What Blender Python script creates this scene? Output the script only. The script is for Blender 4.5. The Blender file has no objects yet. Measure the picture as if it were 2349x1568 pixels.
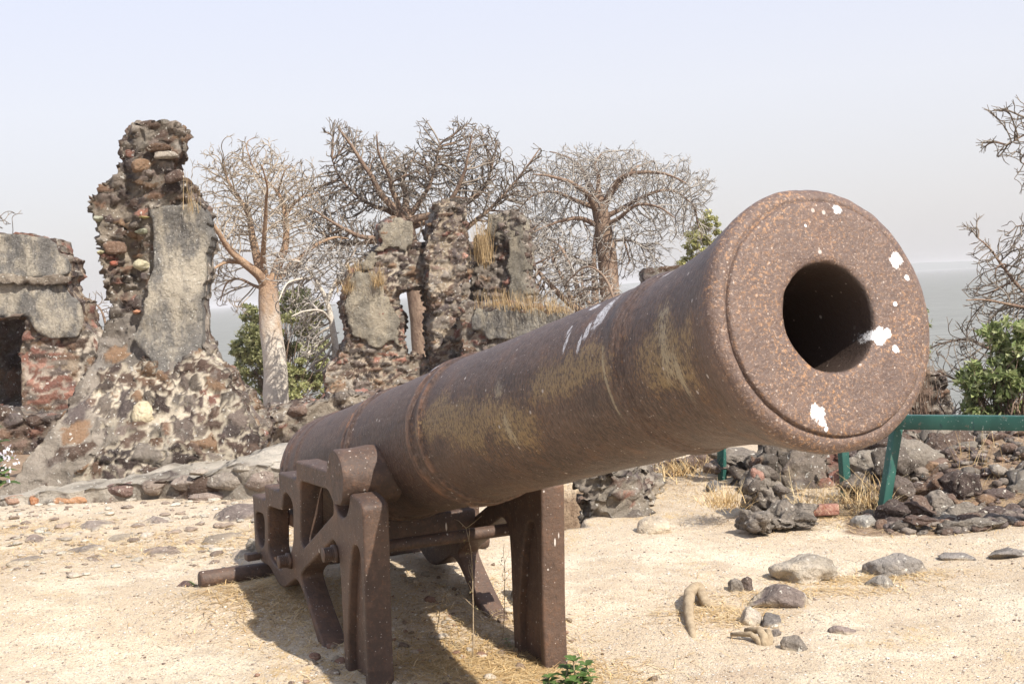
import bpy, math, random, numpy as np
from mathutils import Vector, Matrix

# ---------------------------------------------------------------- camera, sky, sun
SCN = bpy.context.scene
COL = SCN.collection
RNG = np.random.default_rng(11)
random.seed(5)
S = 1.5                      # metres per fit unit
HAZE = .00045
HC = 1.365                   # eye height
FP, CX, CY = 3061.2, 1174.5, 784.0
PITCH, ROLL = 0.0385, 0.0548
c_, s_ = math.cos(ROLL), math.sin(ROLL)
W = np.array([0, math.cos(PITCH), -math.sin(PITCH)])
UP0 = np.array([0, math.sin(PITCH), math.cos(PITCH)])
RT0 = np.array([1.0, 0, 0])
R_ = RT0*c_ - UP0*s_
U_ = UP0*c_ + RT0*s_
CAM = np.array([0, 0, HC])
cam_d = bpy.data.cameras.new('camera')
cam = bpy.data.objects.new('camera', cam_d); COL.objects.link(cam)
cam.matrix_world = Matrix(((R_[0], U_[0], -W[0], 0), (R_[1], U_[1], -W[1], 0), (R_[2], U_[2], -W[2], HC), (0, 0, 0, 1)))
cam_d.sensor_width = 36; cam_d.lens = FP/2349*36
cam_d.clip_start = 0.05; cam_d.clip_end = 30000
SCN.camera = cam
SUN_AZ, SUN_EL = math.radians(141), math.radians(45)      # clockwise from +Y
world = bpy.data.worlds.new("World"); SCN.world = world; world.use_nodes = True
wn = world.node_tree; bg = wn.nodes['Background']
sky = wn.nodes.new('ShaderNodeTexSky'); sky.sky_type = 'NISHITA'; sky.sun_disc = False
sky.sun_elevation = SUN_EL; sky.sun_rotation = SUN_AZ
sky.air_density = 1.0; sky.dust_density = 3.0; sky.ozone_density = 2.0
# dusty sky: most of the blue is veiled by pale dust
wtc = wn.nodes.new('ShaderNodeTexCoord'); wsp = wn.nodes.new('ShaderNodeSeparateXYZ'); wn.links.new(wtc.outputs['Generated'], wsp.inputs[0])
wrp = wn.nodes.new('ShaderNodeValToRGB'); wel = wrp.color_ramp.elements
while len(wel) < 5: wel.new(.5)
for i_, (p_, c_) in enumerate([(0.0, (4.3, 4.15, 4.15)), (.05, (4.6, 4.45, 4.5)), (.14, (4.9, 4.85, 5.15)), (.32, (4.45, 4.65, 5.75)), (1.0, (3.2, 3.7, 4.8))]): wel[i_].position = p_; wel[i_].color = (*c_, 1)
wn.links.new(wsp.outputs['Z'], wrp.inputs[0])
wmx = wn.nodes.new('ShaderNodeMix'); wmx.data_type = 'RGBA'; wmx.inputs[0].default_value = .82
wn.links.new(sky.outputs[0], wmx.inputs[6]); wn.links.new(wrp.outputs[0], wmx.inputs[7]); wn.links.new(wmx.outputs[2], bg.inputs[0]); bg.inputs[1].default_value = 0.115
sl = bpy.data.lights.new('sun', 'SUN'); sl.energy = 4.6; sl.angle = math.radians(0.6); sl.color = (1.0, 0.94, 0.85)
sun = bpy.data.objects.new('sun', sl); COL.objects.link(sun)
sd = Vector((math.sin(SUN_AZ)*math.cos(SUN_EL), math.cos(SUN_AZ)*math.cos(SUN_EL), math.sin(SUN_EL)))
sun.rotation_euler = sd.to_track_quat('Z', 'Y').to_euler()
SCN.view_settings.view_transform = 'Standard'; SCN.view_settings.look = 'None'
SCN.view_settings.gamma = 1.0; SCN.view_settings.exposure = 0.72
try:
    SCN.cycles.volume_bounces = 0
except Exception: pass

# ---------------------------------------------------------------- maths helpers
def sm(t):
    t = np.clip(t, 0, 1); return t*t*(3-2*t)
_tab = np.random.default_rng(3).random((64, 64, 64)).astype(np.float32)
def vn(P):
    P = np.asarray(P, float); i = np.floor(P).astype(int); f = P-i; f = f*f*(3-2*f)
    x, y, z = i[..., 0] & 63, i[..., 1] & 63, i[..., 2] & 63
    X, Y, Z = (x+1) & 63, (y+1) & 63, (z+1) & 63
    fx, fy, fz = f[..., 0], f[..., 1], f[..., 2]
    T = _tab
    a = T[x, y, z]*(1-fx)+T[X, y, z]*fx; b = T[x, Y, z]*(1-fx)+T[X, Y, z]*fx
    c = T[x, y, Z]*(1-fx)+T[X, y, Z]*fx; d = T[x, Y, Z]*(1-fx)+T[X, Y, Z]*fx
    return ((a*(1-fy)+b*fy)*(1-fz)+(c*(1-fy)+d*fy)*fz)*2-1
def fbm(P, o=4, rough=.5):
    P = np.asarray(P, float); s = 0; a = 1
    for k in range(o):
        s = s+a*vn(P*2**k+k*7.31); a *= rough
    return s
def vfbm(P, o=3): return np.stack([fbm(P, o), fbm(P+31.7, o), fbm(P+57.3, o)], -1)
def ray(px, py): return W+((px-CX)/FP)*R_-((py-CY)/FP)*U_
def at(px, py, Y):
    d = ray(px, py); return CAM+d*(Y/d[1])
def gz(x, y):
    x = np.asarray(x, float); y = np.asarray(y, float)
    z = -.05*sm((9-y)/3)-.06*np.tanh((x+.2)/.4)*sm((8.5-y)/3)
    z = z-1.1*sm((y-10.5)/18)-4.2*sm((y-34)/12)
    xt = 2.8+.16*(y-10)
    z = z-4.2*sm((y-9.6)/12)*sm((x-xt+.6)/1.6)
    z = z+.22*sm((x-2.0)/1.2)*sm((y-7.6)/1.0)*sm((10.6-y)/1.5)        # rubble bank behind the railing
    z = z+.05*fbm(np.stack([x*.5, y*.5, x*0], -1), 3)*sm((y-3)/3)
    z = z+.012*fbm(np.stack([x*3, y*3, x*0+4], -1), 3)
    z = z+.120*sm((y-5.15)/.75)*sm((.25-x)/.5)*sm((11-y)/3)
    # sunken pit beside the path
    xe = .37+(y-7.75)*.19+.05*fbm(np.stack([y*4, y*0, y*0], -1), 2)
    ye = 7.75+.06*fbm(np.stack([x*5, x*0, x*0+9], -1), 2)
    z = z-1.1*sm((xe-x)/.07)*sm((x+.2)/.2)*sm((y-ye)/.10)*sm((10.6-y)/.2)
    return z
def gp(px, py):
    d = ray(px, py); t = np.arange(2.0, 60, .01)
    P = CAM+d[None]*t[:, None]; k = np.argmax(P[:, 2] < gz(P[:, 0], P[:, 1]))
    return P[k]
# ---------------------------------------------------------------- object helpers
def mk(name, V, F, mat=None, parent=None, smooth=True, col=None, origin=None, groups=None):
    """V (n,3); F: (m,k) array, or list of such arrays"""
    V = np.asarray(V, np.float64)
    if origin is None and parent is not None: origin = np.array(parent.get('_o', (0, 0, 0)))
    if origin is not None: V = V-np.asarray(origin)
    Fs = F if isinstance(F, list) else [F]
    Fs = [np.asarray(q, np.int32) for q in Fs if len(q)]
    me = bpy.data.meshes.new(name)
    nl = sum(q.size for q in Fs); nf = sum(len(q) for q in Fs)
    me.vertices.add(len(V)); me.vertices.foreach_set('co', V.astype(np.float32).ravel())
    me.loops.add(nl); me.loops.foreach_set('vertex_index', np.concatenate([q.ravel() for q in Fs]))
    st = []; k = 0
    for q in Fs:
        st.append(k+np.arange(len(q))*q.shape[1]); k += q.size
    me.polygons.add(nf); me.polygons.foreach_set('loop_start', np.concatenate(st).astype(np.int32))
    me.update(calc_edges=True); me.validate()
    if smooth: me.polygons.foreach_set('use_smooth', np.ones(len(me.polygons), bool))
    if col is not None:
        at_ = me.color_attributes.new('col', 'FLOAT_COLOR', 'POINT')
        cc = np.ones((len(V), 4), np.float32); cc[:, :3] = col; at_.data.foreach_set('color', cc.ravel())
    if mat: me.materials.append(mat)
    o = bpy.data.objects.new(name, me); COL.objects.link(o)
    if parent is not None: o.parent = parent
    elif origin is not None: o.location = Vector(origin)
    return o
def tag(o, label, cat, group=None, kind=None):
    if label: o['label'] = label
    if cat: o['category'] = cat
    if group: o['group'] = group
    if kind: o['kind'] = kind
    return o
def thing(name, label, cat, loc, group=None):
    o = bpy.data.objects.new(name, None); COL.objects.link(o)
    o.location = Vector(loc); o.empty_display_size = .1
    _O[o.name] = tuple(float(q) for q in loc)
    return tag(o, label, cat, group)
_O = {}
class _P: pass
def mkp(name, V, F, mat, parent, **k):       # part of a thing, vertices given in world coordinates
    return mk(name, V, F, mat, parent, origin=_O[parent.name], **k)
def mkt(name, V, F, mat, label, cat, group=None, **k):   # single-mesh thing
    V = np.asarray(V); o = np.array([V[:, 0].mean(), V[:, 1].mean(), V[:, 2].min()])
    return tag(mk(name, V, F, mat, None, origin=o, **k), label, cat, group)
class Acc:                                   # accumulates geometry
    def __init__(s): s.V = []; s.F = {}; s.C = []; s.n = 0
    def add(s, V, F, col=None):
        V = np.asarray(V, float); s.V.append(V)
        for q in (F if isinstance(F, list) else [F]):
            q = np.asarray(q); s.F.setdefault(q.shape[1], []).append(q+s.n)
        if col is not None: s.C.append(np.broadcast_to(col, (len(V), 3)))
        s.n += len(V)
    def get(s):
        return (np.concatenate(s.V), [np.concatenate(v) for v in s.F.values()], np.concatenate(s.C) if s.C else None)
_ico = {}
def ico(n):
    if n not in _ico:
        import bmesh
        bm = bmesh.new(); bmesh.ops.create_icosphere(bm, subdivisions=n, radius=1)
        bm.verts.ensure_lookup_table()
        _ico[n] = (np.array([v.co[:] for v in bm.verts]), np.array([[v.index for v in f.verts] for f in bm.faces])); bm.free()
    return _ico[n]
def rotm(ax, an):
    ax = np.asarray(ax, float); ax /= np.linalg.norm(ax); K = np.array([[0, -ax[2], ax[1]], [ax[2], 0, -ax[0]], [-ax[1], ax[0], 0]])
    return np.eye(3)+math.sin(an)*K+(1-math.cos(an))*K@K
def rockshape(rng, sub=2, cuts=9, rough=.10, cutmin=.55):
    V, F = ico(sub); N = rng.normal(size=(cuts, 3)); N /= np.linalg.norm(N, axis=1)[:, None]
    d = rng.uniform(cutmin, .92, cuts); D = V@N.T
    rr = np.where(D > 1e-3, d/np.maximum(D, 1e-3), 9).min(1); rr = np.minimum(rr, 1)
    off = rng.uniform(0, 60, 3)
    V = V*rr[:, None]; V = V*(1+rough*fbm(V*1.6+off, 4, .6))[:, None]
    return V, F
def blockshape(rng, sub=3, rough=.13):
    V, F = ico(sub); p = rng.uniform(2.4, 4.5); n_ = (np.abs(V)**p).sum(1)**(1/p); V = V/n_[:, None]
    N = rng.normal(size=(7, 3)); N /= np.linalg.norm(N, axis=1)[:, None]; d = rng.uniform(.72, 1.15, 7); D = V@N.T
    rr = np.minimum(np.where(D > 1e-3, d/np.maximum(D, 1e-3), 9).min(1), 1); off = rng.uniform(0, 60, 3); V = V*rr[:, None]
    return V*(1+rough*fbm(V*1.5+off, 4, .62))[:, None], F
def inpoly(P, poly):
    x, y = P[:, 0], P[:, 1]; poly = np.asarray(poly); res = np.zeros(len(P), bool); n = len(poly)
    for i in range(n):
        x1, y1 = poly[i]; x2, y2 = poly[(i+1) % n]
        if y1 == y2: continue
        m = ((y1 > y) != (y2 > y)) & (x < (x2-x1)*(y-y1)/(y2-y1)+x1); res ^= m
    return res
def tube(acc, P, Rr, k=8, col=None, cap=True):
    P = np.asarray(P, float); n = len(P); Rr = np.broadcast_to(Rr, n)
    T = np.gradient(P, axis=0); T /= np.linalg.norm(T, axis=1)[:, None]+1e-9
    ref = np.array([0, 0, 1.]) if abs(T[0][2]) < .9 else np.array([1., 0, 0])
    u = np.cross(T[0], ref); u /= np.linalg.norm(u); rings = []
    an = np.arange(k)*2*np.pi/k
    for i in range(n):
        u = u-T[i]*(u@T[i]); u /= np.linalg.norm(u)+1e-9; v = np.cross(T[i], u)
        rings.append(P[i]+Rr[i]*(np.cos(an)[:, None]*u+np.sin(an)[:, None]*v))
    V = np.concatenate(rings); j = np.arange(k); j2 = (j+1) % k; F = []
    for i in range(n-1): F.append(np.stack([i*k+j, i*k+j2, (i+1)*k+j2, (i+1)*k+j], -1))
    F = [np.concatenate(F)]
    if cap:
        F.append(np.stack([np.roll(j[::-1], 0)], 0)); F.append(((n-1)*k+j)[None])
    acc.add(V, F, col)
def box(acc, c, ax, hs, bev=0.0, col=None):
    """box with centre, 3 axes (rows), half sizes; chamfered"""
    import bmesh
    bm = bmesh.new(); bmesh.ops.create_cube(bm, size=2)
    for v in bm.verts: v.co = Vector([v.co[i]*hs[i] for i in range(3)])
    if bev > 0: bmesh.ops.bevel(bm, geom=list(bm.edges), offset=bev, segments=2, affect='EDGES', profile=.5)
    bm.verts.index_update(); V = np.array([v.co[:] for v in bm.verts]); d = {}
    for f in bm.faces: d.setdefault(len(f.verts), []).append([v.index for v in f.verts])
    bm.free(); acc.add(V@np.asarray(ax)+np.asarray(c), [np.array(q) for q in d.values()], col)

# ---------------------------------------------------------------- materials
class M:
    def __init__(s, name, rough=.85, spec=.3):
        s.m = bpy.data.materials.new(name); s.m.use_nodes = True; s.t = s.m.node_tree; s.n = s.t.nodes
        s.b = s.n['Principled BSDF']; s.b.inputs['Roughness'].default_value = rough
        s.b.inputs['Specular IOR Level'].default_value = spec
        s.tc = s.n.new('ShaderNodeTexCoord'); s.co = s.tc.outputs['Object']
    def L(s, a, b): s.t.links.new(a, b)
    def inp(s, sock, v):
        if v is None: return
        if hasattr(v, 'is_output') or isinstance(v, bpy.types.NodeSocket): s.L(v, sock)
        else: sock.default_value = v
    def noise(s, scale, detail=4, rough=.55, vec=None, out='Fac', dist=0):
        n = s.n.new('ShaderNodeTexNoise'); n.inputs['Scale'].default_value = scale; n.inputs['Detail'].default_value = detail
        n.inputs['Roughness'].default_value = rough; n.inputs['Distortion'].default_value = dist
        s.L(vec or s.co, n.inputs['Vector']); return n.outputs[out]
    def vor(s, scale, vec=None, feature='F1', out='Distance', rand=1):
        n = s.n.new('ShaderNodeTexVoronoi'); n.feature = feature; n.inputs['Scale'].default_value = scale
        n.inputs['Randomness'].default_value = rand
        s.L(vec or s.co, n.inputs['Vector']); return n.outputs[out]
    def map(s, scale=(1, 1, 1), vec=None, loc=(0, 0, 0)):
        n = s.n.new('ShaderNodeMapping'); n.inputs['Scale'].default_value = scale; n.inputs['Location'].default_value = loc
        s.L(vec or s.co, n.inputs['Vector']); return n.outputs[0]
    def math(s, op, a, b=None, c=None, clamp=False):
        n = s.n.new('ShaderNodeMath'); n.operation = op; n.use_clamp = clamp
        for i, v in enumerate((a, b, c)):
            if v is not None: s.inp(n.inputs[i], v)
        return n.outputs[0]
    def mr(s, v, a, b, c=0.0, d=1.0, smooth=True):
        n = s.n.new('ShaderNodeMapRange'); n.interpolation_type = 'SMOOTHSTEP' if smooth else 'LINEAR'
        s.inp(n.inputs[0], v)
        for i, q in enumerate((a, b, c, d)): n.inputs[1+i].default_value = q
        return n.outputs[0]
    def mix(s, f, a, b, blend='MIX'):
        n = s.n.new('ShaderNodeMix'); n.data_type = 'RGBA'; n.blend_type = blend
        s.inp(n.inputs[0], f)
        s.inp(n.inputs[6], (*a, 1) if isinstance(a, tuple) else a); s.inp(n.inputs[7], (*b, 1) if isinstance(b, tuple) else b)
        return n.outputs[2]
    def ramp(s, f, stops):
        n = s.n.new('ShaderNodeValToRGB'); e = n.color_ramp.elements
        while len(e) < len(stops): e.new(.5)
        for i, (p, cc) in enumerate(stops): e[i].position = p; e[i].color = (*cc, 1)
        s.L(f, n.inputs[0]); return n.outputs[0]
    def attr(s, nm='col'):
        n = s.n.new('ShaderNodeAttribute'); n.attribute_name = nm; return n.outputs['Color']
    def sep(s, vec=None):
        n = s.n.new('ShaderNodeSeparateXYZ'); s.L(vec or s.co, n.inputs[0]); return n.outputs
    def comb(s, x, y, z):
        n = s.n.new('ShaderNodeCombineXYZ'); [s.inp(n.inputs[i], v) for i, v in enumerate((x, y, z))]; return n.outputs[0]
    def color(s, c): s.inp(s.b.inputs['Base Color'], c if not isinstance(c, tuple) else (*c, 1)); return s
    def bump(s, h, strength=.5, dist=.01):
        n = s.n.new('ShaderNodeBump'); n.inputs['Strength'].default_value = strength; n.inputs['Distance'].default_value = dist
        prev = s.b.inputs['Normal'].links
        if prev: s.L(prev[0].from_socket, n.inputs['Normal'])
        s.L(h, n.inputs['Height']); s.L(n.outputs[0], s.b.inputs['Normal']); return s

# ground
g = M('sandy_ground', .95, .15)
n1 = g.noise(.8, 5, .6); n2 = g.noise(9, 6, .7); n3 = g.noise(90, 3, .7)
cg = g.ramp(n1, [(.3, (.50, .405, .285)), (.5, (.60, .495, .36)), (.7, (.69, .59, .45))])
cg = g.mix(g.mr(n2, .35, .68, 0, .55), cg, (.46, .36, .25)); cg = g.mix(g.mr(g.noise(2.4, 6, .68, g.map((1, 1, 1), loc=(4, 4, 4))), .50, .62, 0, .6), cg, (.73, .65, .50)); cg = g.mix(g.mr(g.noise(1.9, 6, .7, g.map((1, 1, 1), loc=(7, 1, 4))), .56, .66, 0, .6), cg, (.40, .305, .215))
cg = g.mix(g.mr(n3, .3, .75, 0, .45), cg, (.36, .27, .19))
straw = g.math('MULTIPLY', g.mr(g.noise(1.1, 3, .5, g.map((1, 1, 1), loc=(3, 8, 0))), .54, .66), g.mr(g.noise(26, 4, .75, g.map((1, .35, 1))), .42, .62))
cg = g.mix(g.math('MULTIPLY', straw, .6), cg, (.50, .345, .155))
v1 = g.vor(60); v1c = g.vor(60, out='Color'); sc_ = g.sep(v1c)
peb = g.math('MULTIPLY', g.mr(v1, .42, .25), g.mr(sc_[0], .72, .76))
cg = g.mix(peb, cg, g.ramp(sc_[1], [(0, (.8, .76, .68)), (.5, (.45, .38, .31)), (.75, (.22, .15, .12)), (1, (.85, .8, .72))]))
v2 = g.vor(150); v2c = g.sep(g.vor(150, out='Color'))
pb2 = g.math('MULTIPLY', g.mr(v2, .5, .3), g.mr(v2c[0], .6, .65))
cg = g.mix(pb2, cg, g.ramp(v2c[1], [(0, (.85, .8, .72)), (.45, (.5, .42, .33)), (1, (.3, .22, .17))]))
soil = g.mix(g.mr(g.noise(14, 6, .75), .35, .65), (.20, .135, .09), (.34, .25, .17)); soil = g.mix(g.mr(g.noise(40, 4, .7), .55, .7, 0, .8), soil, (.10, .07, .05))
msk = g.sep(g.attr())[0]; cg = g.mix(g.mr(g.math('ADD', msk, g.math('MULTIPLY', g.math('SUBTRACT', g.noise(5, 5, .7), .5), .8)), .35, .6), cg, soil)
g.color(cg); g.bump(n2, .5, .03); g.bump(n3, 1, .010); g.bump(g.math('ADD', peb, pb2), .8, .006)
MAT_G = g.m
def stonemat(name, mott=.35, bump=1.0, spots=True, sc=1.0):
    s = M(name, .92, .2); a = s.attr()
    n = s.noise(14*sc, 6, .7); d = s.mix(s.mr(n, .3, .7, 0, .75), a, s.mix(mott, a, (.03, .022, .018)))
    n2 = s.noise(45*sc, 4, .7); d = s.mix(s.mr(n2, .5, .72, 0, .35), d, (.48, .42, .36))
    if spots:
        v = s.noise(30*sc, 2, .5, s.map((1, 1, 1), loc=(9, 1, 4))); d = s.mix(s.mr(v, .66, .70, 0, .8), d, (.62, .58, .50))
    s.color(d); s.bump(n, bump, .04/sc); s.bump(n2, bump, .012/sc)
    v = s.vor(40*sc); s.bump(v, .6*bump, .01/sc)
    return s.m
MAT_ST = stonemat('laterite_stone')
MAT_STF = stonemat('far_stone', .3, 1.0, False, .6)
def masonmat(name, sc=1.0):
    s = M(name, .93, .15); a = s.attr(); n = s.noise(16*sc, 6, .72); d = s.mix(s.mr(n, .44, .30, 0, .8), a, s.mix(.55, a, (.02, .016, .013))); n2 = s.noise(50*sc, 5, .75)
    d = s.mix(s.mr(n2, .52, .72, 0, .4), d, (.50, .44, .37)); d = s.mix(s.mr(s.noise(5*sc, 5, .7), .56, .70, 0, .5), d, (.36, .34, .30)); d = s.mix(s.mr(s.noise(34*sc, 2, .5), .66, .69, 0, .85), d, (.66, .63, .57))
    s.color(d); s.bump(n, 1, .05/sc); s.bump(n2, 1, .015/sc); return s.m
MAT_MA = masonmat('rubble_masonry'); MAT_MAF = masonmat('far_rubble_masonry', .65)
def mortarmat(name, c1, c2, c3, sc=1.0, lowcol=None, lz=(0, 1)):
    s = M(name, .95, .15); n = s.noise(3*sc, 5, .65); n2 = s.noise(22*sc, 6, .75)
    c = s.mix(s.mr(n, .38, .62), c1, c2)
    if lowcol:
        z = s.math('ADD', s.sep()[2], s.math('MULTIPLY', s.math('SUBTRACT', n, .5), 1.5))
        c = s.mix(s.mr(z, lz[0], lz[1]), lowcol, c)
    c = s.mix(s.mr(n2, .45, .75, 0, .75), c, c3)
    v = s.noise(60*sc, 2, .5); c = s.mix(s.mr(v, .64, .68), c, (.7, .66, .58))
    s.color(c); s.bump(n2, 1, .05/sc); s.bump(s.noise(70*sc, 4, .7), .9, .012/sc)
    return s.m
MAT_MO = mortarmat('ruin_mortar', (.24, .20, .165), (.34, .29, .235), (.10, .08, .065), lowcol=(.60, .52, .40), lz=(1.15, .75))
MAT_MOG = mortarmat('grey_mortar', (.25, .22, .19), (.36, .31, .26), (.13, .11, .09))
MAT_MOF = mortarmat('far_mortar', (.26, .21, .165), (.38, .32, .25), (.11, .085, .07), .6)
def plastermat(name, base=(.225, .21, .19), dark=(.11, .105, .10), pale=(.50, .44, .35), sc=1.0):
    s = M(name, .93, .15)
    vs = s.map((1, 1, .45)); n = s.noise(3.6*sc, 6, .66, vs); n2 = s.noise(1.7*sc, 5, .6, s.map((1, 1, .4), loc=(5, 3, 2)))
    c = s.mix(s.mr(n, .46, .60), base, pale); c = s.mix(s.mr(n2, .5, .66, 0, .9), c, dark)
    n3 = s.noise(28*sc, 6, .75); c = s.mix(s.mr(n3, .55, .72, 0, .7), c, dark); c = s.mix(s.mr(n3, .36, .24, 0, .6), c, pale)
    sp = s.noise(75*sc, 2, .5); c = s.mix(s.mr(sp, .66, .70, 0, .8), c, (.7, .68, .62))
    s.color(c)
    s.bump(n3, 1, .05/sc); s.bump(n, .8, .09/sc); s.bump(s.noise(9*sc, 6, .7), .8, .05/sc)
    cr = s.vor(3.2*sc, s.math and None, 'DISTANCE_TO_EDGE')
    w = s.n.new('ShaderNodeVectorMath'); w.operation = 'ADD'; s.L(s.co, w.inputs[0]); s.L(s.noise(4*sc, 5, .7, out='Color'), w.inputs[1])
    cr = s.vor(2.2*sc, w.outputs[0], 'DISTANCE_TO_EDGE'); s.bump(s.mr(cr, 0, .02), .9, .02)
    return s.m
MAT_PL = plastermat('weathered_plaster')
MAT_PLF = plastermat('far_plaster', (.27, .24, .19), (.13, .115, .095), (.40, .345, .26), .8)
def barkmat(name, a, b, pale=None, pz=(0, 1), sc=1):
    s = M(name, .9, .2); n = s.noise(5*sc, 6, .65, s.map((1, 1, .5))); n2 = s.noise(30*sc, 4, .7)
    c = s.mix(s.mr(n, .36, .62), a, b); c = s.mix(s.mr(n2, .5, .75, 0, .7), c, tuple(q*.45 for q in a))
    if pale:
        z = s.math('ADD', s.sep()[2], s.math('MULTIPLY', s.math('SUBTRACT', n, .5), 3.0))
        c = s.mix(s.mr(z, pz[1], pz[0], 0, .85), c, pale)
    s.color(c); s.bump(n, 1, .1); s.bump(n2, .8, .03); return s.m
MAT_BK = barkmat('baobab_bark', (.30, .19, .125), (.42, .29, .19), (.62, .57, .49), (1.7, 3.2))
MAT_BK2 = barkmat('brown_bark', (.20, .135, .10), (.30, .215, .155))
MAT_TWP = barkmat('pale_twigs', (.36, .29, .22), (.48, .40, .31))
MAT_TWW = barkmat('whitish_twigs', (.34, .30, .26), (.50, .46, .41))
MAT_TWD = barkmat('dark_twigs', (.19, .155, .125), (.32, .27, .22))
def leafmat(name, a, b, tr=.40):
    s = M(name, .6, .3); c = s.attr(); s.color(c)
    s.b.inputs['Transmission Weight'].default_value = 0
    t = s.n.new('ShaderNodeBsdfTranslucent'); s.L(c, t.inputs['Color']); mx = s.n.new('ShaderNodeMixShader'); mx.inputs[0].default_value = tr
    s.L(s.b.outputs[0], mx.inputs[1]); s.L(t.outputs[0], mx.inputs[2])
    out = [q for q in s.n if q.type == 'OUTPUT_MATERIAL'][0]; s.L(mx.outputs[0], out.inputs['Surface']); return s.m
MAT_LF = leafmat('leaf', 0, 0); MAT_STR = leafmat('dry_straw', 0, 0, .15)

# rust
def rustbase(s, dark=(.060, .034, .026), mid=(.105, .056, .038), org=(.23, .095, .035)):
    n = s.noise(3.2, 5, .6); n2 = s.noise(70, 5, .75); n3 = s.noise(24, 5, .7)
    c = s.mix(s.mr(n, .35, .65), dark, mid)
    c = s.mix(s.mr(n3, .45, .72, 0, .75), c, tuple(q*1.35 for q in mid))
    c = s.mix(s.mr(n2, .52, .74, 0, .7), c, org)
    c = s.mix(s.mr(n2, .42, .28, 0, .7), c, tuple(q*.6 for q in dark))
    return c, n, n2, n3
def specks(s, c, sc=38, th=.07, col=(.62, .57, .52)):
    v = s.vor(sc); vc = s.sep(s.vor(sc, out='Color')); f = s.math('MULTIPLY', s.mr(v, .22, .12), s.mr(vc[0], 1-th-.02, 1-th))
    return s.mix(f, c, col)
r = M('rusty_iron', .58, .45); c, n, n2, n3 = rustbase(r, (.058, .036, .027), (.094, .057, .039), (.17, .080, .040))
c = r.mix(r.mr(r.noise(6, 6, .72), .54, .70, 0, .6), c, (.155, .078, .043)); c = r.mix(r.mr(r.noise(11, 6, .75, r.map((1, 1, .6), loc=(3, 3, 3))), .56, .70, 0, .65), c, (.034, .022, .018)); c = specks(r, c, 38, .07, (.42, .37, .33)); c = specks(r, c, 90, .20, (.36, .31, .27))
vs = r.map((1, 1, .22)); v = r.vor(34, vs); vc = r.sep(r.vor(34, vs, out='Color')); c = r.mix(r.math('MULTIPLY', r.mr(v, .16, .08), r.mr(vc[1], .93, .94)), c, (.60, .55, .50))
r.color(c); r.bump(n3, .6, .008); r.bump(n2, .8, .004)
MAT_RI = r.m
b = M('rusty_barrel', .52, .5); c, n, n2, n3 = rustbase(b, (.050, .030, .022), (.084, .048, .031), (.22, .095, .033))
X, Y, Z = b.sep(); th = b.math('ARCTAN2', b.math('MULTIPLY', X, -1.0), Z)
cyl = b.comb(Y, b.math('MULTIPLY', th, .30), b.math('SQRT', b.math('ADD', b.math('MULTIPLY', X, X), b.math('MULTIPLY', Z, Z))))
strk = b.noise(1, 4, .75, b.map((150, 62, 40), cyl)); strk2 = b.noise(1, 4, .7, b.map((200, 45, 40), cyl)); blob = b.noise(1, 5, .62, b.map((7, 6, 4), cyl)); fine = b.noise(1, 4, .75, b.map((110, 45, 40), cyl))
# purple-grey sheen painted into the colour of the upper side, rusty below
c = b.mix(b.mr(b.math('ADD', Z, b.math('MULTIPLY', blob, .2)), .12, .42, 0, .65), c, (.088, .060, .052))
c = b.mix(b.mr(fine, .56, .70, 0, .5), c, (.20, .15, .125))
def patch(s0, t0, ws, wt):
    ds = b.math('DIVIDE', b.math('SUBTRACT', Y, s0*S), ws*S); dt = b.math('DIVIDE', b.math('SUBTRACT', th, math.radians(t0)), math.radians(wt))
    d = b.math('SQRT', b.math('ADD', b.math('MULTIPLY', ds, ds), b.math('MULTIPLY', dt, dt)))
    return b.math('ADD', b.math('SUBTRACT', 1.0, d), b.math('MULTIPLY', b.math('SUBTRACT', blob, .5), 2.2))
c = b.mix(b.mr(strk2, .50, .64, 0, .62), c, (.165, .118, .092)); c = b.mix(b.mr(strk2, .48, .36, 0, .75), c, (.030, .018, .014)); c = b.mix(b.mr(blob, .54, .70, 0, .55), c, (.150, .072, .036)); c = b.mix(b.mr(blob, .44, .30, 0, .5), c, (.034, .021, .018))
pm = None
for q in [(.64, -84, .20, 22), (.78, -96, .22, 26), (.93, -104, .16, 30), (1.22, -84, .26, 20), (1.57, -92, .13, 32)]:
    p_ = patch(*q); pm = p_ if pm is None else b.math('MAXIMUM', pm, p_)
pf = b.math('ADD', b.math('MULTIPLY', b.math('MINIMUM', pm, .55), .85), b.math('MULTIPLY', b.math('SUBTRACT', strk, .5), 3.0))
ochre = b.mix(b.mr(b.math('ADD', pm, b.math('MULTIPLY', strk, .4)), .2, .75), (.22, .10, .038), (.34, .235, .10))
c = b.mix(b.mr(pf, .12, .50, 0, .62), c, ochre)
flk = b.noise(1, 3, .65, b.map((120, 48, 40), cyl)); c = b.mix(b.math('MULTIPLY', b.mr(flk, .53, .60, 0, .85), b.mr(pm, -.1, .3)), c, (.060, .034, .024))
pk = None
for q in [(.93, -78, .035, 12), (.94, -108, .022, 22), (1.57, -88, .03, 24), (1.60, -108, .015, 24), (1.36, -100, .006, 34)]:
    p_ = patch(*q); pk = p_ if pk is None else b.math('MAXIMUM', pk, p_)
c = b.mix(b.mr(b.math('ADD', pk, b.math('MULTIPLY', b.math('SUBTRACT', strk, .5), 3.2)), .15, .8, 0, .5), c, (.46, .40, .27))
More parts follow.
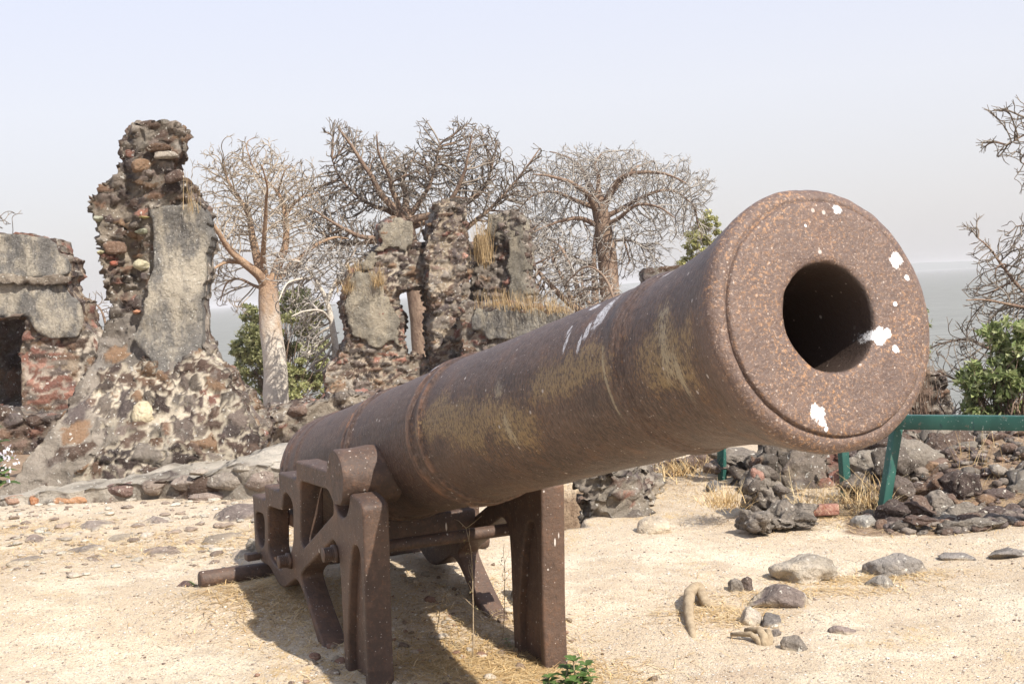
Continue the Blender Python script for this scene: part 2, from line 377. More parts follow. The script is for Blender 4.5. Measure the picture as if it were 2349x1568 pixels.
rim = b.mr(Y, 1.70*S, 1.75*S); c = b.mix(b.math('MULTIPLY', rim, .6), c, (.140, .092, .074)); rim = b.math('MULTIPLY', rim, b.math('MULTIPLY', b.mr(b.noise(100, 4, .78), .50, .64), b.mr(b.noise(5.5, 4, .7), .38, .60, .35, 1))); c = b.mix(b.math('MULTIPLY', rim, .75), c, (.44, .235, .105)); c = b.mix(b.math('MULTIPLY', b.mr(Y, 1.70*S, 1.75*S), b.mr(b.noise(9, 5, .7), .52, .68, 0, .5)), c, (.075, .048, .040))
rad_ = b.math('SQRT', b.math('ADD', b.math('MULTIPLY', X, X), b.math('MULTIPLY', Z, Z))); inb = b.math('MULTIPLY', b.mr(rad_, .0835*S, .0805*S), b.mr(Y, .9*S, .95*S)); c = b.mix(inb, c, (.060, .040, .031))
gran = b.mr(b.noise(150, 3, .8), .57, .66); c = b.mix(b.math('MULTIPLY', b.math('MULTIPLY', b.mr(Y, 1.74*S, 1.755*S), b.math('SUBTRACT', 1.0, inb)), b.math('MULTIPLY', gran, .50)), c, (.55, .42, .33))
c = specks(b, c, 34, .05, (.45, .40, .36)); c = specks(b, c, 80, .10, (.38, .31, .26))
def ringband(s0, wd): return b.mr(b.math('ABSOLUTE', b.math('SUBTRACT', Y, s0*S)), wd*S, wd*S*.5)
rb_ = b.math('MAXIMUM', b.math('MAXIMUM', ringband(.438, .016), ringband(.50, .012)), b.math('MAXIMUM', ringband(-.061, .022), ringband(-.66, .03)))
c = b.mix(b.math('MULTIPLY', rb_, b.mr(n3, .42, .62, 0, .6)), c, (.24, .125, .072))
# droppings on the muzzle face and along the top
def vdist(p, st=(1, 1, 1)):
    mp = b.map(st, loc=tuple(-p[i]*st[i] for i in range(3))); nn = b.n.new('ShaderNodeVectorMath'); nn.operation = 'LENGTH'; b.L(mp, nn.inputs[0]); return nn.outputs['Value']
wob = b.math('ADD', b.math('MULTIPLY', b.math('SUBTRACT', b.noise(30, 4, .8), .5), 1.8), b.math('MULTIPLY', b.math('SUBTRACT', b.noise(110, 3, .75), .5), 1.6))
dm = None
fs = 1.7724
for (x, z, rr) in [(.046, .160, .010), (.141, .078, .017), (.154, .051, .006), (.123, .012, .0055), (.083, -.034, .018), (.098, -.030, .010), (.109, -.055, .0085), (-.052, -.136, .016), (-.046, -.150, .009), (-.042, -.161, .005), (-.017, .137, .003)]:
    q = b.math('DIVIDE', vdist((-x*S, fs*S, z*S), (1, .3, 1)), rr*.66*S); dm = q if dm is None else b.math('MINIMUM', dm, q)
dm2 = None
for (s0, t0, ws, wt) in [(1.305, -45, .020, 15), (1.275, -57, .009, 8), (1.20, -60, .006, 8), (1.19, -50, .005, 5), (1.22, -30, .02, 4), (1.46, -22, .03, 5), (.42, -28, .02, 5), (.47, -14, .02, 4), (1.26, -66, .006, 6)]:
    ds = b.math('DIVIDE', b.math('SUBTRACT', Y, s0*S), ws*S); dt = b.math('DIVIDE', b.math('SUBTRACT', th, math.radians(t0)), math.radians(wt))
    q = b.math('SQRT', b.math('ADD', b.math('MULTIPLY', ds, ds), b.math('MULTIPLY', dt, dt))); dm2 = q if dm2 is None else b.math('MINIMUM', dm2, q)
white = b.math('MULTIPLY', b.mr(b.math('ADD', dm, wob), 1.25, .75), b.mr(n2, .30, .45, .55, 1))
w2 = b.math('MULTIPLY', b.mr(b.math('ADD', dm2, b.math('MULTIPLY', wob, .7)), 1.1, .7), b.mr(strk, .38, .55, .15, .85))
c = b.mix(white, c, (.84, .83, .82)); c = b.mix(w2, c, (.62, .61, .62))
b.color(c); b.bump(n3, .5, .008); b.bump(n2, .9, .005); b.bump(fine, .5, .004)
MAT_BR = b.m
gr = M('green_paint', .5, .4); n = gr.noise(6, 4, .6, gr.map((1, 1, .4))); c = gr.mix(gr.mr(n, .35, .7), (.016, .070, .056), (.028, .105, .082))
c = gr.mix(gr.mr(gr.noise(60, 3, .6), .64, .7, 0, .7), c, (.30, .35, .32)); c = gr.mix(gr.mr(gr.noise(5, 4, .7, gr.map((3, 3, 1), loc=(2, 2, 2))), .62, .7, 0, .7), c, (.012, .035, .05)); c = gr.mix(gr.mr(gr.noise(17, 6, .8, gr.map((1, 1, .7), loc=(5, 2, 2))), .60, .64, 0, .8), c, (.16, .13, .10)); gr.color(c); gr.bump(n, .3, .01)
MAT_GR = gr.m
rtm = M('root_bark', .9); n = rtm.noise(30, 5, .7); rtm.color(rtm.mix(rtm.mr(n, .3, .7), (.26, .195, .125), (.38, .30, .20))); rtm.bump(n, .8, .01)
MAT_RT = rtm.m
bm_ = M('red_brick', .9); n = bm_.noise(40, 5, .7); bm_.color(bm_.mix(bm_.mr(n, .4, .7), (.25, .11, .08), (.40, .25, .19))); bm_.bump(n, .8, .01)
MAT_BK_R = bm_.m
wt = M('sea_water', .6, .06); X, Y, Z = wt.sep()
n = wt.noise(1, 4, .6, wt.map((.35, 1.0, 1))); wt.color(wt.mix(wt.mr(n, .3, .7), (.17, .172, .158), (.225, .228, .21)))
wt.bump(n, .9, .12); wt.bump(wt.noise(1, 3, .6, wt.map((2.0, 5.0, 1))), .7, .03)
MAT_SEA = wt.m
hl = M('distant_shore', .95); hl.color((.10, .12, .09)); MAT_HL = hl.m
dk = M('dead_wood', .8); dk.color((.12, .09, .07)); MAT_DW = dk.m

# ---------------------------------------------------------------- ground, sea, far shore
ys = np.concatenate([np.arange(-8, 1.4, .5), 1.4*np.exp(np.linspace(0, math.log(60/1.4), 620))])
nx = 560
tx = np.linspace(-1, 1, nx); tx = np.sign(tx)*(.35*np.abs(tx)+.65*np.abs(tx)**2.6)
half = np.maximum(9, .55*ys+6)*1.3
GX = tx[None]*half[:, None]; GY = np.repeat(ys[:, None], nx, 1); GZ = gz(GX, GY)
V = np.stack([GX, GY, GZ], -1).reshape(-1, 3)
i = np.arange(len(ys)-1)[:, None]*nx+np.arange(nx-1)[None]; i = i.ravel()
xt_ = 1.55+.30*(V[:, 1]-7.2); soilm = sm((V[:, 0]-xt_)/.35)*sm((V[:, 1]-7.15-.12*np.maximum(V[:, 0]-2.4, 0))/.25); soilm = np.maximum(soilm, sm((V[:, 1]-10.3)/1.0)); soilm = np.maximum(soilm, sm((-.25-V[:, 2])/.2)); soilm = np.maximum(soilm, .42*np.exp(-((V[:, 0]+.15)/.45)**2-((V[:, 1]-5.2)/.7)**2))  # last term: patchy darker brown ground under the carriage
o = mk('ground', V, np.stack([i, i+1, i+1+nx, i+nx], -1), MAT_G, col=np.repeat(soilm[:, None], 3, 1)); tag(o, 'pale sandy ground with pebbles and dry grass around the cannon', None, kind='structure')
SEA = -3.4
a = np.array([[-9000, 30, SEA], [9000, 30, SEA], [9000, 12000, SEA], [-9000, 12000, SEA]])
o = mk('sea', a, np.array([[0, 1, 2, 3]]), MAT_SEA, smooth=False); tag(o, 'grey calm estuary water reaching the hazy horizon', None, kind='structure')
xs = np.linspace(-200, 3500, 220); hh = 9+5*fbm(np.stack([xs*.01, xs*0, xs*0], -1), 4); hh = np.maximum(hh*np.clip((xs+200)/700, 0, 1), .2)
V = np.concatenate([np.stack([xs, 2600+xs*0, xs*0+SEA-1], -1), np.stack([xs, 2680+xs*0, SEA+hh], -1), np.stack([xs, 3000+xs*0, SEA+hh*.9], -1), np.stack([xs, 3100+xs*0, xs*0+SEA-1], -1)])
n_ = len(xs); i = np.arange(n_-1); F = np.concatenate([np.stack([k*n_+i, k*n_+i+1, (k+1)*n_+i+1, (k+1)*n_+i], -1) for k in range(3)])
o = mk('hills', V, F, MAT_HL); tag(o, 'thin low wooded shore on the horizon across the water', None, kind='structure')

# ---------------------------------------------------------------- cannon
OF = np.array([-.2730, 3.5133, -.4076]); A_ = np.array([.415751, -.888529, .194082]); L_ = np.array([.905713, .423891, 0]); L_ /= np.linalg.norm(L_)
A_ /= np.linalg.norm(A_); UG = np.cross(L_, A_); H_ = np.array([A_[0], A_[1], 0]); H_ /= np.linalg.norm(H_)
OW = OF*S+CAM
can = bpy.data.objects.new('cannon', None); COL.objects.link(can)
UG = -UG
can.matrix_world = Matrix(((-L_[0], A_[0], UG[0], OW[0]), (-L_[1], A_[1], UG[1], OW[1]), (-L_[2], A_[2], UG[2], OW[2]), (0, 0, 0, 1)))   # local X points to the gun's left cheek
tag(can, 'huge rusty iron cannon barrel pointing up to the right with wide open muzzle', 'cannon')
prof = [(-.83, .0), (-.829, .02), (-.815, .032), (-.795, .035), (-.775, .028), (-.76, .024), (-.745, .05), (-.728, .11), (-.716, .160), (-.705, .182), (-.69, .187), (-.672, .187), (-.664, .183), (-.655, .183), (-.648, .187), (-.628, .187), (-.620, .182),
        (-.56, .181), (-.552, .1845), (-.535, .1845), (-.528, .180), (-.36, .1775), (-.10, .1735), (-.094, .1735), (-.088, .1795), (-.072, .1795), (-.066, .174), (-.056, .174), (-.05, .1790), (-.034, .1790), (-.028, .1725),
        (.10, .172), (.30, .1715), (.412, .1695), (.418, .1695), (.424, .1775), (.449, .1775), (.455, .171), (.480, .169), (.486, .1750), (.506, .1750), (.512, .1675), (.70, .1635), (.90, .1600), (1.1, .1570), (1.25, .1550), (1.345, .1535),
        (1.352, .1535), (1.357, .1565), (1.368, .1565), (1.372, .158), (1.386, .1600), (1.400, .158), (1.404, .1560), (1.418, .1560), (1.423, .1535), (1.46, .1545), (1.52, .1580), (1.58, .1640), (1.64, .1735), (1.69, .1850), (1.72, .1925), (1.742, .1975), (1.752, .1975), (1.760, .194), (1.7655, .186), (1.7665, .1785), (1.7640, .1755), (1.7655, .1742), (1.7705, .1740), (1.7724, .1715), (1.7728, .165), (1.773, .15), (1.773, .13), (1.773, .11), (1.773, .095), (1.7725, .0865), (1.7700, .0825), (1.764, .0805), (1.75, .0800), (1.70, .0798), (1.6, .0795), (1.45, .079), (1.2, .079), (1.0, .079), (.98, .05), (.975, 0)]
pr = []
for k in range(len(prof)-1):
    (a0, b0), (a1, b1) = prof[k], prof[k+1]; n_ = max(1, int(math.hypot(a1-a0, b1-b0)/.03))
    for t in range(n_): pr.append((a0+(a1-a0)*t/n_, b0+(b1-b0)*t/n_))
pr.append(prof[-1]); pr = np.array(pr)*S; K = 192
an = np.arange(K)*2*np.pi/K
V = np.stack([pr[:, 1][:, None]*np.sin(an), np.repeat(pr[:, 0][:, None], K, 1), pr[:, 1][:, None]*np.cos(an)], -1)
rr = np.linalg.norm(V[..., [0, 2]], axis=-1)
dn = .0016*fbm(V*9, 3)+.0012*fbm(V*40, 3)
lip = np.exp(-((rr-.0815*S)/.008)**2)*(V[..., 1] > 1.74*S)*.0016*(fbm(V*26, 3)-.2)
lip2 = np.exp(-((rr-.186*S)/.02)**2)*(V[..., 1] > 1.72*S)*.003*fbm(V*14, 3)
sc = 1+(dn+lip+lip2)/np.maximum(rr, .02); V[..., 0] *= sc; V[..., 2] *= sc; V[..., 1] += .0012*fbm(V*30+5, 3)*(rr < .17*S)
V = V.reshape(-1, 3); i = np.arange(len(pr)-1)[:, None]*K; j = np.arange(K)[None]; j2 = (j+1) % K
F = np.stack([i+j, i+j2, i+K+j2, i+K+j], -1).reshape(-1, 4)
o = mk('barrel', V, F, MAT_BR, can)
def trunnion(sgn):
    q = np.array([(.13, 0.072), (.15, .0705), (.20, .069), (.262, .0690), (.274, .0685), (.2785, .0660), (.279, .0640), (.279, .03), (.279, 0)])
    pts = []
    for k in range(len(q)-1):
        n_ = max(1, int(np.hypot(*(q[k+1]-q[k]))/.008)); [pts.append(q[k]+(q[k+1]-q[k])*t/n_) for t in range(n_)]
    pts = np.array(pts+[q[-1]])*S; K = 64; an = np.arange(K)*2*np.pi/K
    V = np.stack([sgn*np.repeat(pts[:, 0][:, None], K, 1), .175*S+pts[:, 1][:, None]*np.cos(an), -.058*S+pts[:, 1][:, None]*np.sin(an)], -1)
    ctr = np.array([0, .175*S, -.058*S]); d = V-ctr; d[..., 0] = 0; rr = np.linalg.norm(d, axis=-1, keepdims=True)+1e-6
    fac = np.ones_like(rr)
    V = V+d/rr*(.0035*fbm(V*14, 4, .6))[..., None]; V = ctr+(V-ctr)*np.concatenate([np.ones_like(fac), fac, fac], -1)
    V[..., 0] += .002*fbm(V*30, 3)
    V = V.reshape(-1, 3); i = np.arange(len(pts)-1)[:, None]*K; j = np.arange(K)[None]; j2 = (j+1) % K
    F = np.stack([i+j, i+j2, i+K+j2, i+K+j], -1).reshape(-1, 4)
    o = mk('trunnion', V, F if sgn < 0 else F[:, ::-1], MAT_RI, can); o.data.set_sharp_from_angle(angle=math.radians(38))
trunnion(-1); trunnion(1)

# ---------------------------------------------------------------- gun carriage
def fillet(poly, rads):
    out = []; n = len(poly); poly = [np.array(q, float) for q in poly]
    for i in range(n):
        p = poly[i]; a = poly[i-1]; b2 = poly[(i+1) % n]; r0 = rads if np.isscalar(rads) else rads[i]
        la, lb = np.linalg.norm(a-p), np.linalg.norm(b2-p); d = min(r0, la*.45, lb*.45)
        p0 = p+(a-p)/la*d; p1 = p+(b2-p)/lb*d
        for t in np.linspace(0, 1, 6): out.append((1-t)**2*p0+2*t*(1-t)*p+t*t*p1)
    return out
def plate(polys, half, bev, res=None):
    cu = bpy.data.curves.new('tmp', 'CURVE'); cu.dimensions = '2D'; cu.fill_mode = 'BOTH'; cu.extrude = max(half-bev, .0005); cu.bevel_depth = bev; cu.bevel_resolution = 2; cu.offset = -bev
    for P in polys:
        sp = cu.splines.new('POLY'); sp.points.add(len(P)-1); sp.use_cyclic_u = True
        for k, q in enumerate(P): sp.points[k].co = (q[0], q[1], 0, 1)
    ob = bpy.data.objects.new('tmp', cu); COL.objects.link(ob); bpy.context.view_layer.update()
    me = bpy.data.meshes.new_from_object(ob); V = np.array([v.co[:] for v in me.vertices]); d = {}
    for f in me.polygons: d.setdefault(len(f.vertices), []).append(list(f.vertices))
    bpy.data.objects.remove(ob); bpy.data.meshes.remove(me)
    return V, [np.array(q) for q in d.values()]
OUT = [(-.714, -.575), (-.56, -.575), (-.56, -.53), (-.398, -.53), (-.396, -.476), (-.214, -.476), (-.208, -.426), (.095, -.426), (.098, -.455), (.118, -.500), (.150, -.526), (.182, -.531), (.212, -.520), (.236, -.494), (.246, -.466), (.262, -.462), (.315, -.470), (.342, -.486), (.332, -.60), (.312, -.80), (.308, -.99), (.125, -.99), (.126, -.84), (.134, -.70), (.133, -.64), (.117, -.606), (.088, -.597), (-.195, -.722), (-.232, -.745), (-.190, -.785), (-.125, -.84), (-.04, -.90), (.04, -.985), (-.03, -.985), (-.080, -.92), (-.166, -.832), (-.216, -.785), (-.272, -.757), (-.40, -.808), (-.469, -.812), (-.56, -.772), (-.665, -.775), (-.725, -.742)]
RD = [.012, .012, .004, .012, .006, .012, .006, .012, .01] + [.02]*5 + [.006, .01, .02, .02] + [.05]*2 + [.004]*2 + [.05]*2 + [.03, .02, .02, .03, .02] + [.05]*2 + [.005, .005] + [.05]*6 + [.03]*4
RD = (RD+[.02]*50)[:len(OUT)]
H1 = [(-.175, -.478), (.070, -.474), (.110, -.500), (.106, -.530), (-.185, -.660), (-.205, -.640)]
H2 = [(-.535, -.590), (-.398, -.585), (-.372, -.573), (-.358, -.537), (-.325, -.526), (-.265, -.545), (-.270, -.600), (-.288, -.665), (-.340, -.712), (-.440, -.762), (-.530, -.752), (-.562, -.725)]
H3 = [(-.690, -.625), (-.602, -.622), (-.588, -.640), (-.605, -.715), (-.652, -.732), (-.695, -.700)]
SL = [(.248, -.588), (.284, -.584), (.300, -.605), (.296, -.70), (.286, -.83), (.282, -.975), (.158, -.975), (.164, -.84), (.195, -.72), (.222, -.64)]
def cheek(sgn):
    V1, F1 = plate([fillet(OUT, RD), fillet(H1, .02), fillet(H2, .025), fillet(H3, .025), fillet(SL, .03)], .0325, .006)
    V2, F2 = plate([[(.13, -.56), (.31, -.56), (.300, -.985), (.135, -.985)]], .012, .002)
    acc = Acc()
    for V, F, in ((V1, F1), (V2, F2)):
        # curve coords: x -> H, y -> z(world), z -> lateral
        P = OF[None]*np.array([1, 1, 0])+V[:, :1]*H_+(sgn*.2325+V[:, 2:3])*L_+V[:, 1:2]*np.array([0, 0, 1.])
        acc.add(P*S+CAM, F)
    return acc.get()
gc = thing('gun_carriage', 'rusted cast iron gun carriage with stepped cheeks and open frame legs', 'gun carriage', (OW[0], OW[1], 0))
for sgn in (-1, 1):
    V, F, _ = cheek(sgn); o = mkp('cheek', V, F, MAT_RI, gc, smooth=True); o.data.set_sharp_from_angle(angle=math.radians(40))
def cp(h, lat, z): return (np.array([OF[0], OF[1], 0])+h*H_+lat*L_+np.array([0, 0, z]))*S+CAM
def rod(name, h, z, l0, l1, r0, k=20, parent=gc, nut=False, hex_=False):
    acc = Acc(); ls = [l0, l0+.003, *np.linspace(l0+.01, l1-.01, 8), l1-.003, l1]; rs = [r0*.75, r0*.95, *([r0]*8), r0*.95, r0*.75]
    tube(acc, [cp(h, t, z) for t in ls], np.array(rs)*S, k); V, F, _ = acc.get(); return mkp(name, V, F, MAT_RI, parent)
rod('transom_rod', .112, -.628, -.30, .30, .0165)
rod('transom_rod', -.322, -.716, -.30, .30, .015)
for (h, z) in ((.112, -.628), (-.322, -.716)):
    for sgn in (-1, 1):
        acc = Acc(); tube(acc, [cp(h, sgn*.2635, z), cp(h, sgn*.275, z)], .024*S, 6)
        for q in np.linspace(.277, .298, 5): tube(acc, [cp(h, sgn*(q-.001), z), cp(h, sgn*(q+.0014), z)], .0185*S, 16)
        V, F, _ = acc.get(); mkp('nut', V, F, MAT_RI, gc, smooth=False)
rod('axle', -.70, -.812, -.445, .50, .027, 24)
acc = Acc(); box(acc, cp(-.10, 0, -.64), (H_, L_, (0, 0, 1)), (.022*S, .20*S, .045*S), .01)
V, F, _ = acc.get(); mkp('transom', V, F, MAT_RI, gc, smooth=False)
acc = Acc(); box(acc, cp(-.56, 0, -.64), (H_, L_, (0, 0, 1)), (.06*S, .20*S, .02*S), .01); V, F, _ = acc.get(); mkp('transom', V, F, MAT_RI, gc, smooth=False)
acc = Acc(); box(acc, cp(-.66, -.29, -.755), (H_, L_, (0, 0, 1)), (.02*S, .02*S, .01*S), .004); V, F, _ = acc.get(); mkp('axle_clamp', V, F, MAT_RI, gc, smooth=False)

# ---------------------------------------------------------------- rubble masonry
STC = np.array([(.115, .078, .062), (.145, .10, .078), (.09, .066, .058), (.18, .115, .08), (.165, .13, .11), (.21, .135, .085), (.125, .10, .092), (.20, .165, .135)])
STG = np.array([(.185, .155, .13), (.245, .21, .175), (.14, .115, .095), (.165, .115, .09), (.29, .25, .205)])
BRK = np.array([(.30, .15, .11), (.36, .20, .15), (.26, .13, .10)])
def vnormals(V, F):
    N = np.zeros_like(V); e = np.cross(V[F[:, 2]]-V[F[:, 0]], V[F[:, 3]]-V[F[:, 1]])
    for k in range(4): np.add.at(N, F[:, k], e)
    return N/(np.linalg.norm(N, axis=1)[:, None]+1e-12)
_h = np.random.default_rng(99).random((4096, 8))
def hsh(i, j, k): return _h[(i*73856093 ^ j*19349663 ^ k*83492791) & 4095]
def masonry(Lc, w, h, seed, warp=.30, gap=.10, soft=.22, relief=.05, pstone=1.0, pal=STC, pal2=STG, p2=.2, pb=.05, mortar=(.3, .25, .2), tilt=0.0, mrough=.25):
    """stones laid in mortar: returns outward displacement and colour for points Lc (u, depth, z)"""
    ct, st_ = math.cos(tilt), math.sin(tilt); L2 = np.stack([Lc[:, 0]*ct+Lc[:, 2]*st_, Lc[:, 1], -Lc[:, 0]*st_+Lc[:, 2]*ct], -1)
    wp_ = vfbm(L2*np.array([1/w, 1/w, 1/h])*.9+seed*3.1, 3)*warp+.12*warp*vfbm(L2/h*4, 2)
    q = L2*np.array([1/w, 1/w, 1/h])+wp_+seed*17.3; q[:, 0] += .37*np.floor(q[:, 2]); b = np.floor(q).astype(int); f1 = np.full(len(q), 9.); f2 = f1.copy(); hv = np.zeros((len(q), 8)); 
    for i in (-1, 0, 1):
        for j in (-1, 0, 1):
            for k in (-1, 0, 1):
                c = b+np.array([i, j, k]); hh_ = hsh(c[:, 0], c[:, 1], c[:, 2]); pt = c+.5+(hh_[:, :3]-.5)*np.array([.8, .5, .55])
                d = np.linalg.norm((q-pt)*np.array([1, .8, 1.05]), axis=1)*(1+.35*(hh_[:, 5]-.5)); m = d < f1
                f2 = np.where(m, f1, np.minimum(f2, d)); hv[m] = hh_[m]; f1 = np.where(m, d, f1)
    e = f2-f1; isst = hv[:, 3] < pstone; ga = gap*(.6+.9*hv[:, 7]); mk_ = sm((e-ga)/soft)*isst
    dome = np.clip(1-f1*1.05, 0, 1)**.6; fac_ = np.sin(hv[:, 2]*40)*(q[:, 0]-b[:, 0]-.5)+np.cos(hv[:, 2]*40)*(q[:, 2]-b[:, 2]-.5); hgt = mk_*relief*(.25+1.1*hv[:, 4]+.28*dome+.45*np.clip(fac_, -.6, .6))
    ix = (hv[:, 6]*997).astype(int); c1 = pal[ix % len(pal)]; c2 = pal2[ix % len(pal2)]; cb = BRK[ix % len(BRK)]
    cc = np.where((hv[:, 4:5]*7.3 % 1) < p2, c2, c1); cc = np.where((hv[:, 5:6]*5.7 % 1) < pb, cb, cc)*(.62+.85*hv[:, 0:1])
    mo = np.array(mortar)*(1+.35*fbm(L2*5, 4, .6))[:, None]
    n_ = fbm(L2*9+seed, 4, .6); hgt = hgt+relief*mrough*n_+relief*.24*fbm(L2*30, 3, .7)*(1 if relief > .03 else .5)
    mm = sm((e-ga*.8)/(soft*.16))*isst
    return hgt, mo*(1-mm[:, None])+cc*mm[:, None]
RELF = .40
class Wall:
    """wall built from its front outline (pixel polygon on a vertical plane at distance Y, turned by yaw)"""
    def __init__(s, Y, px0=None, yaw=0.0, seed=1):
        s.n = np.array([math.sin(yaw), -math.cos(yaw), 0]); s.u = np.array([math.cos(yaw), math.sin(yaw), 0])
        s.o = at(px0 if px0 else CX, 700, Y); s.o[2] = 0; s.rng = np.random.default_rng(seed)
    def uz(s, P):
        out = []
        for x, y in P:
            d = ray(x, y); t = ((s.o-CAM)@s.n)/(d@s.n); Q = CAM+d*t; out.append(((Q-s.o)@s.u, Q[2]))
        return np.array(out)
    def P(s, u, dep, z):
        u = np.asarray(u, float); return s.o+u[..., None]*s.u+np.asarray(dep)[..., None]*s.n+np.asarray(z)[..., None]*np.array([0, 0, 1.])
    def slab(s, name, polys, front, back, res, mat, parent, holes=(), rough=.04, smooth=2, nsc=3.0, fine=.012, jag=.0, mas=None):
        Q = [s.uz(p) for p in polys]; H = [s.uz(p) for p in holes]
        allp = np.concatenate(Q); u0, z0 = allp.min(0)-res*2; u1, z1 = allp.max(0)+res*2
        nu = int((u1-u0)/res)+1; nz = int((z1-z0)/res)+1
        uc = u0+(np.arange(nu)+.5)*res; zc = z0+(np.arange(nz)+.5)*res
        UC, ZC = np.meshgrid(uc, zc, indexing='ij'); C = np.stack([UC.ravel(), ZC.ravel()], -1)
        if jag: C = C+jag*np.stack([fbm(np.stack([C[:, 0]*5, C[:, 1]*5, C[:, 0]*0+s.o[0]], -1), 3), fbm(np.stack([C[:, 0]*5, C[:, 1]*5, C[:, 0]*0+9], -1), 3)], -1)
        ins = np.zeros(len(C), bool)
        for q in Q: ins |= inpoly(C, q)
        for q in H: ins &= ~inpoly(C, q)
        ins = ins.reshape(nu, nz)
        vu, vz = np.meshgrid(u0+np.arange(nu+1)*res, z0+np.arange(nz+1)*res, indexing='ij')
        cnt = np.zeros((nu+1, nz+1), int); cnt[:-1, :-1] += ins; cnt[1:, :-1] += ins; cnt[:-1, 1:] += ins; cnt[1:, 1:] += ins
        vu, vz = vu.copy(), vz.copy(); used = cnt > 0
        for _ in range(smooth+1):          # smooth the staircase of the boundary
            bnd = used & (cnt < 4); su = np.zeros_like(vu); sz = np.zeros_like(vz); sn = np.zeros_like(vu)
            for dx, dz in ((1, 0), (-1, 0), (0, 1), (0, -1), (1, 1), (-1, -1), (1, -1), (-1, 1)):
                m = np.roll(bnd, (dx, dz), (0, 1)); su += np.roll(vu, (dx, dz), (0, 1))*m; sz += np.roll(vz, (dx, dz), (0, 1))*m; sn += m
            ok = bnd & (sn > 0); vu[ok] = .5*vu[ok]+.5*su[ok]/sn[ok]; vz[ok] = .5*vz[ok]+.5*sz[ok]/sn[ok]
        idx = -np.ones((nu+1, nz+1), int); idx[used] = np.arange(used.sum()); U = vu[used]; Z = vz[used]; n = len(U)
        i, j = np.nonzero(ins); q = np.stack([idx[i, j], idx[i+1, j], idx[i+1, j+1], idx[i, j+1]], -1)
        f_ = front(U, Z); bk = back(U, Z)
        nm = int(np.clip(np.abs(f_-bk).mean()/(1.8*res), 4, 26)) if mas else 5; layers = [s.P(U, f_+(bk-f_)*k/(nm-1), Z) for k in range(nm)]
        F = [q, q[:, ::-1]+(nm-1)*n]
        for (di, dj, a_, b_) in ((-1, 0, (0, 1), (0, 0)), (1, 0, (1, 0), (1, 1)), (0, -1, (0, 0), (1, 0)), (0, 1, (1, 1), (0, 1))):
            pad = np.zeros((nu+2, nz+2), bool); pad[1:-1, 1:-1] = ins; e = ins & ~pad[1+di:nu+1+di, 1+dj:nz+1+dj]; i, j = np.nonzero(e)
            va = idx[i+a_[0], j+a_[1]]; vb = idx[i+b_[0], j+b_[1]]
            for k in range(nm-1): F.append(np.stack([va+k*n, vb+k*n, vb+(k+1)*n, va+(k+1)*n], -1)[:, ::-1])
        V = np.concatenate(layers)
        V = V+rough*vfbm(V*nsc, 3)*np.array([1, 1, .7])+fine*vfbm(V*nsc*6, 3)
        F = np.concatenate(F); col = None
        if mas:
            D = V-s.o; Lc = np.stack([D@s.u, D@s.n, V[:, 2]], -1); hg = np.zeros(len(V)); col = np.ones((len(V), 3))*.3
            for poly, kw in mas:
                if poly is None: m = np.ones(len(V), bool)
                else: C = Lc[:, [0, 2]]+.10*np.stack([fbm(Lc*4, 3), fbm(Lc*4+9, 3)], -1); m = inpoly(C, s.uz(poly))
                if m.any(): a_, b_ = masonry(Lc[m], **kw); hg[m] = a_; col[m] = b_
            V = V+vnormals(V, F)*(hg*RELF-.018)[:, None]
        return mkp(name, V, [F], mat, parent, col=col)
    def stones(s, parent, polys, front, back, h, wr, mat=MAT_ST, avoid=(), pal=STC, pal2=STG, p2=.15, pb=.03, prot=(.02, .06), sub=2, edge=True, holes=(), skip=0.0, tilt=0.0, name='stones', size=None, flat=.5):
        rng = s.rng; Q = [s.uz(p) for p in polys]; Av = [s.uz(p) for p in avoid]; H = [s.uz(p) for p in holes]
        allp = np.concatenate(Q); u0, z0 = allp.min(0); u1, z1 = allp.max(0); acc = Acc(); z = z0; items = []
        while z < z1+h*.3:
            hh = h*rng.uniform(.7, 1.3); u = u0-rng.uniform(0, h)
            while u < u1+h:
                w_ = h*rng.uniform(*wr)
                items.append((u+w_/2, z+hh/2+h*.25*rng.normal()*.6, w_, hh*rng.uniform(.8, 1.15))); u += w_*.97
            z += hh*.93
        it = np.array(items); C = it[:, :2]; ins = np.zeros(len(C), bool)
        for q in Q: ins |= inpoly(C, q)
        for q in H: ins &= ~inpoly(C, q)
        ed = np.zeros(len(C), bool)
        for (dx, dz) in ((h, 0), (-h, 0), (0, h)):
            t = np.zeros(len(C), bool)
            for q in Q: t |= inpoly(C+[dx, dz], q)
            for q in H: t &= ~inpoly(C+[dx, dz], q)
            ed |= ~t
        av = np.zeros(len(C), bool)
        for q in Av: av |= inpoly(C, q)
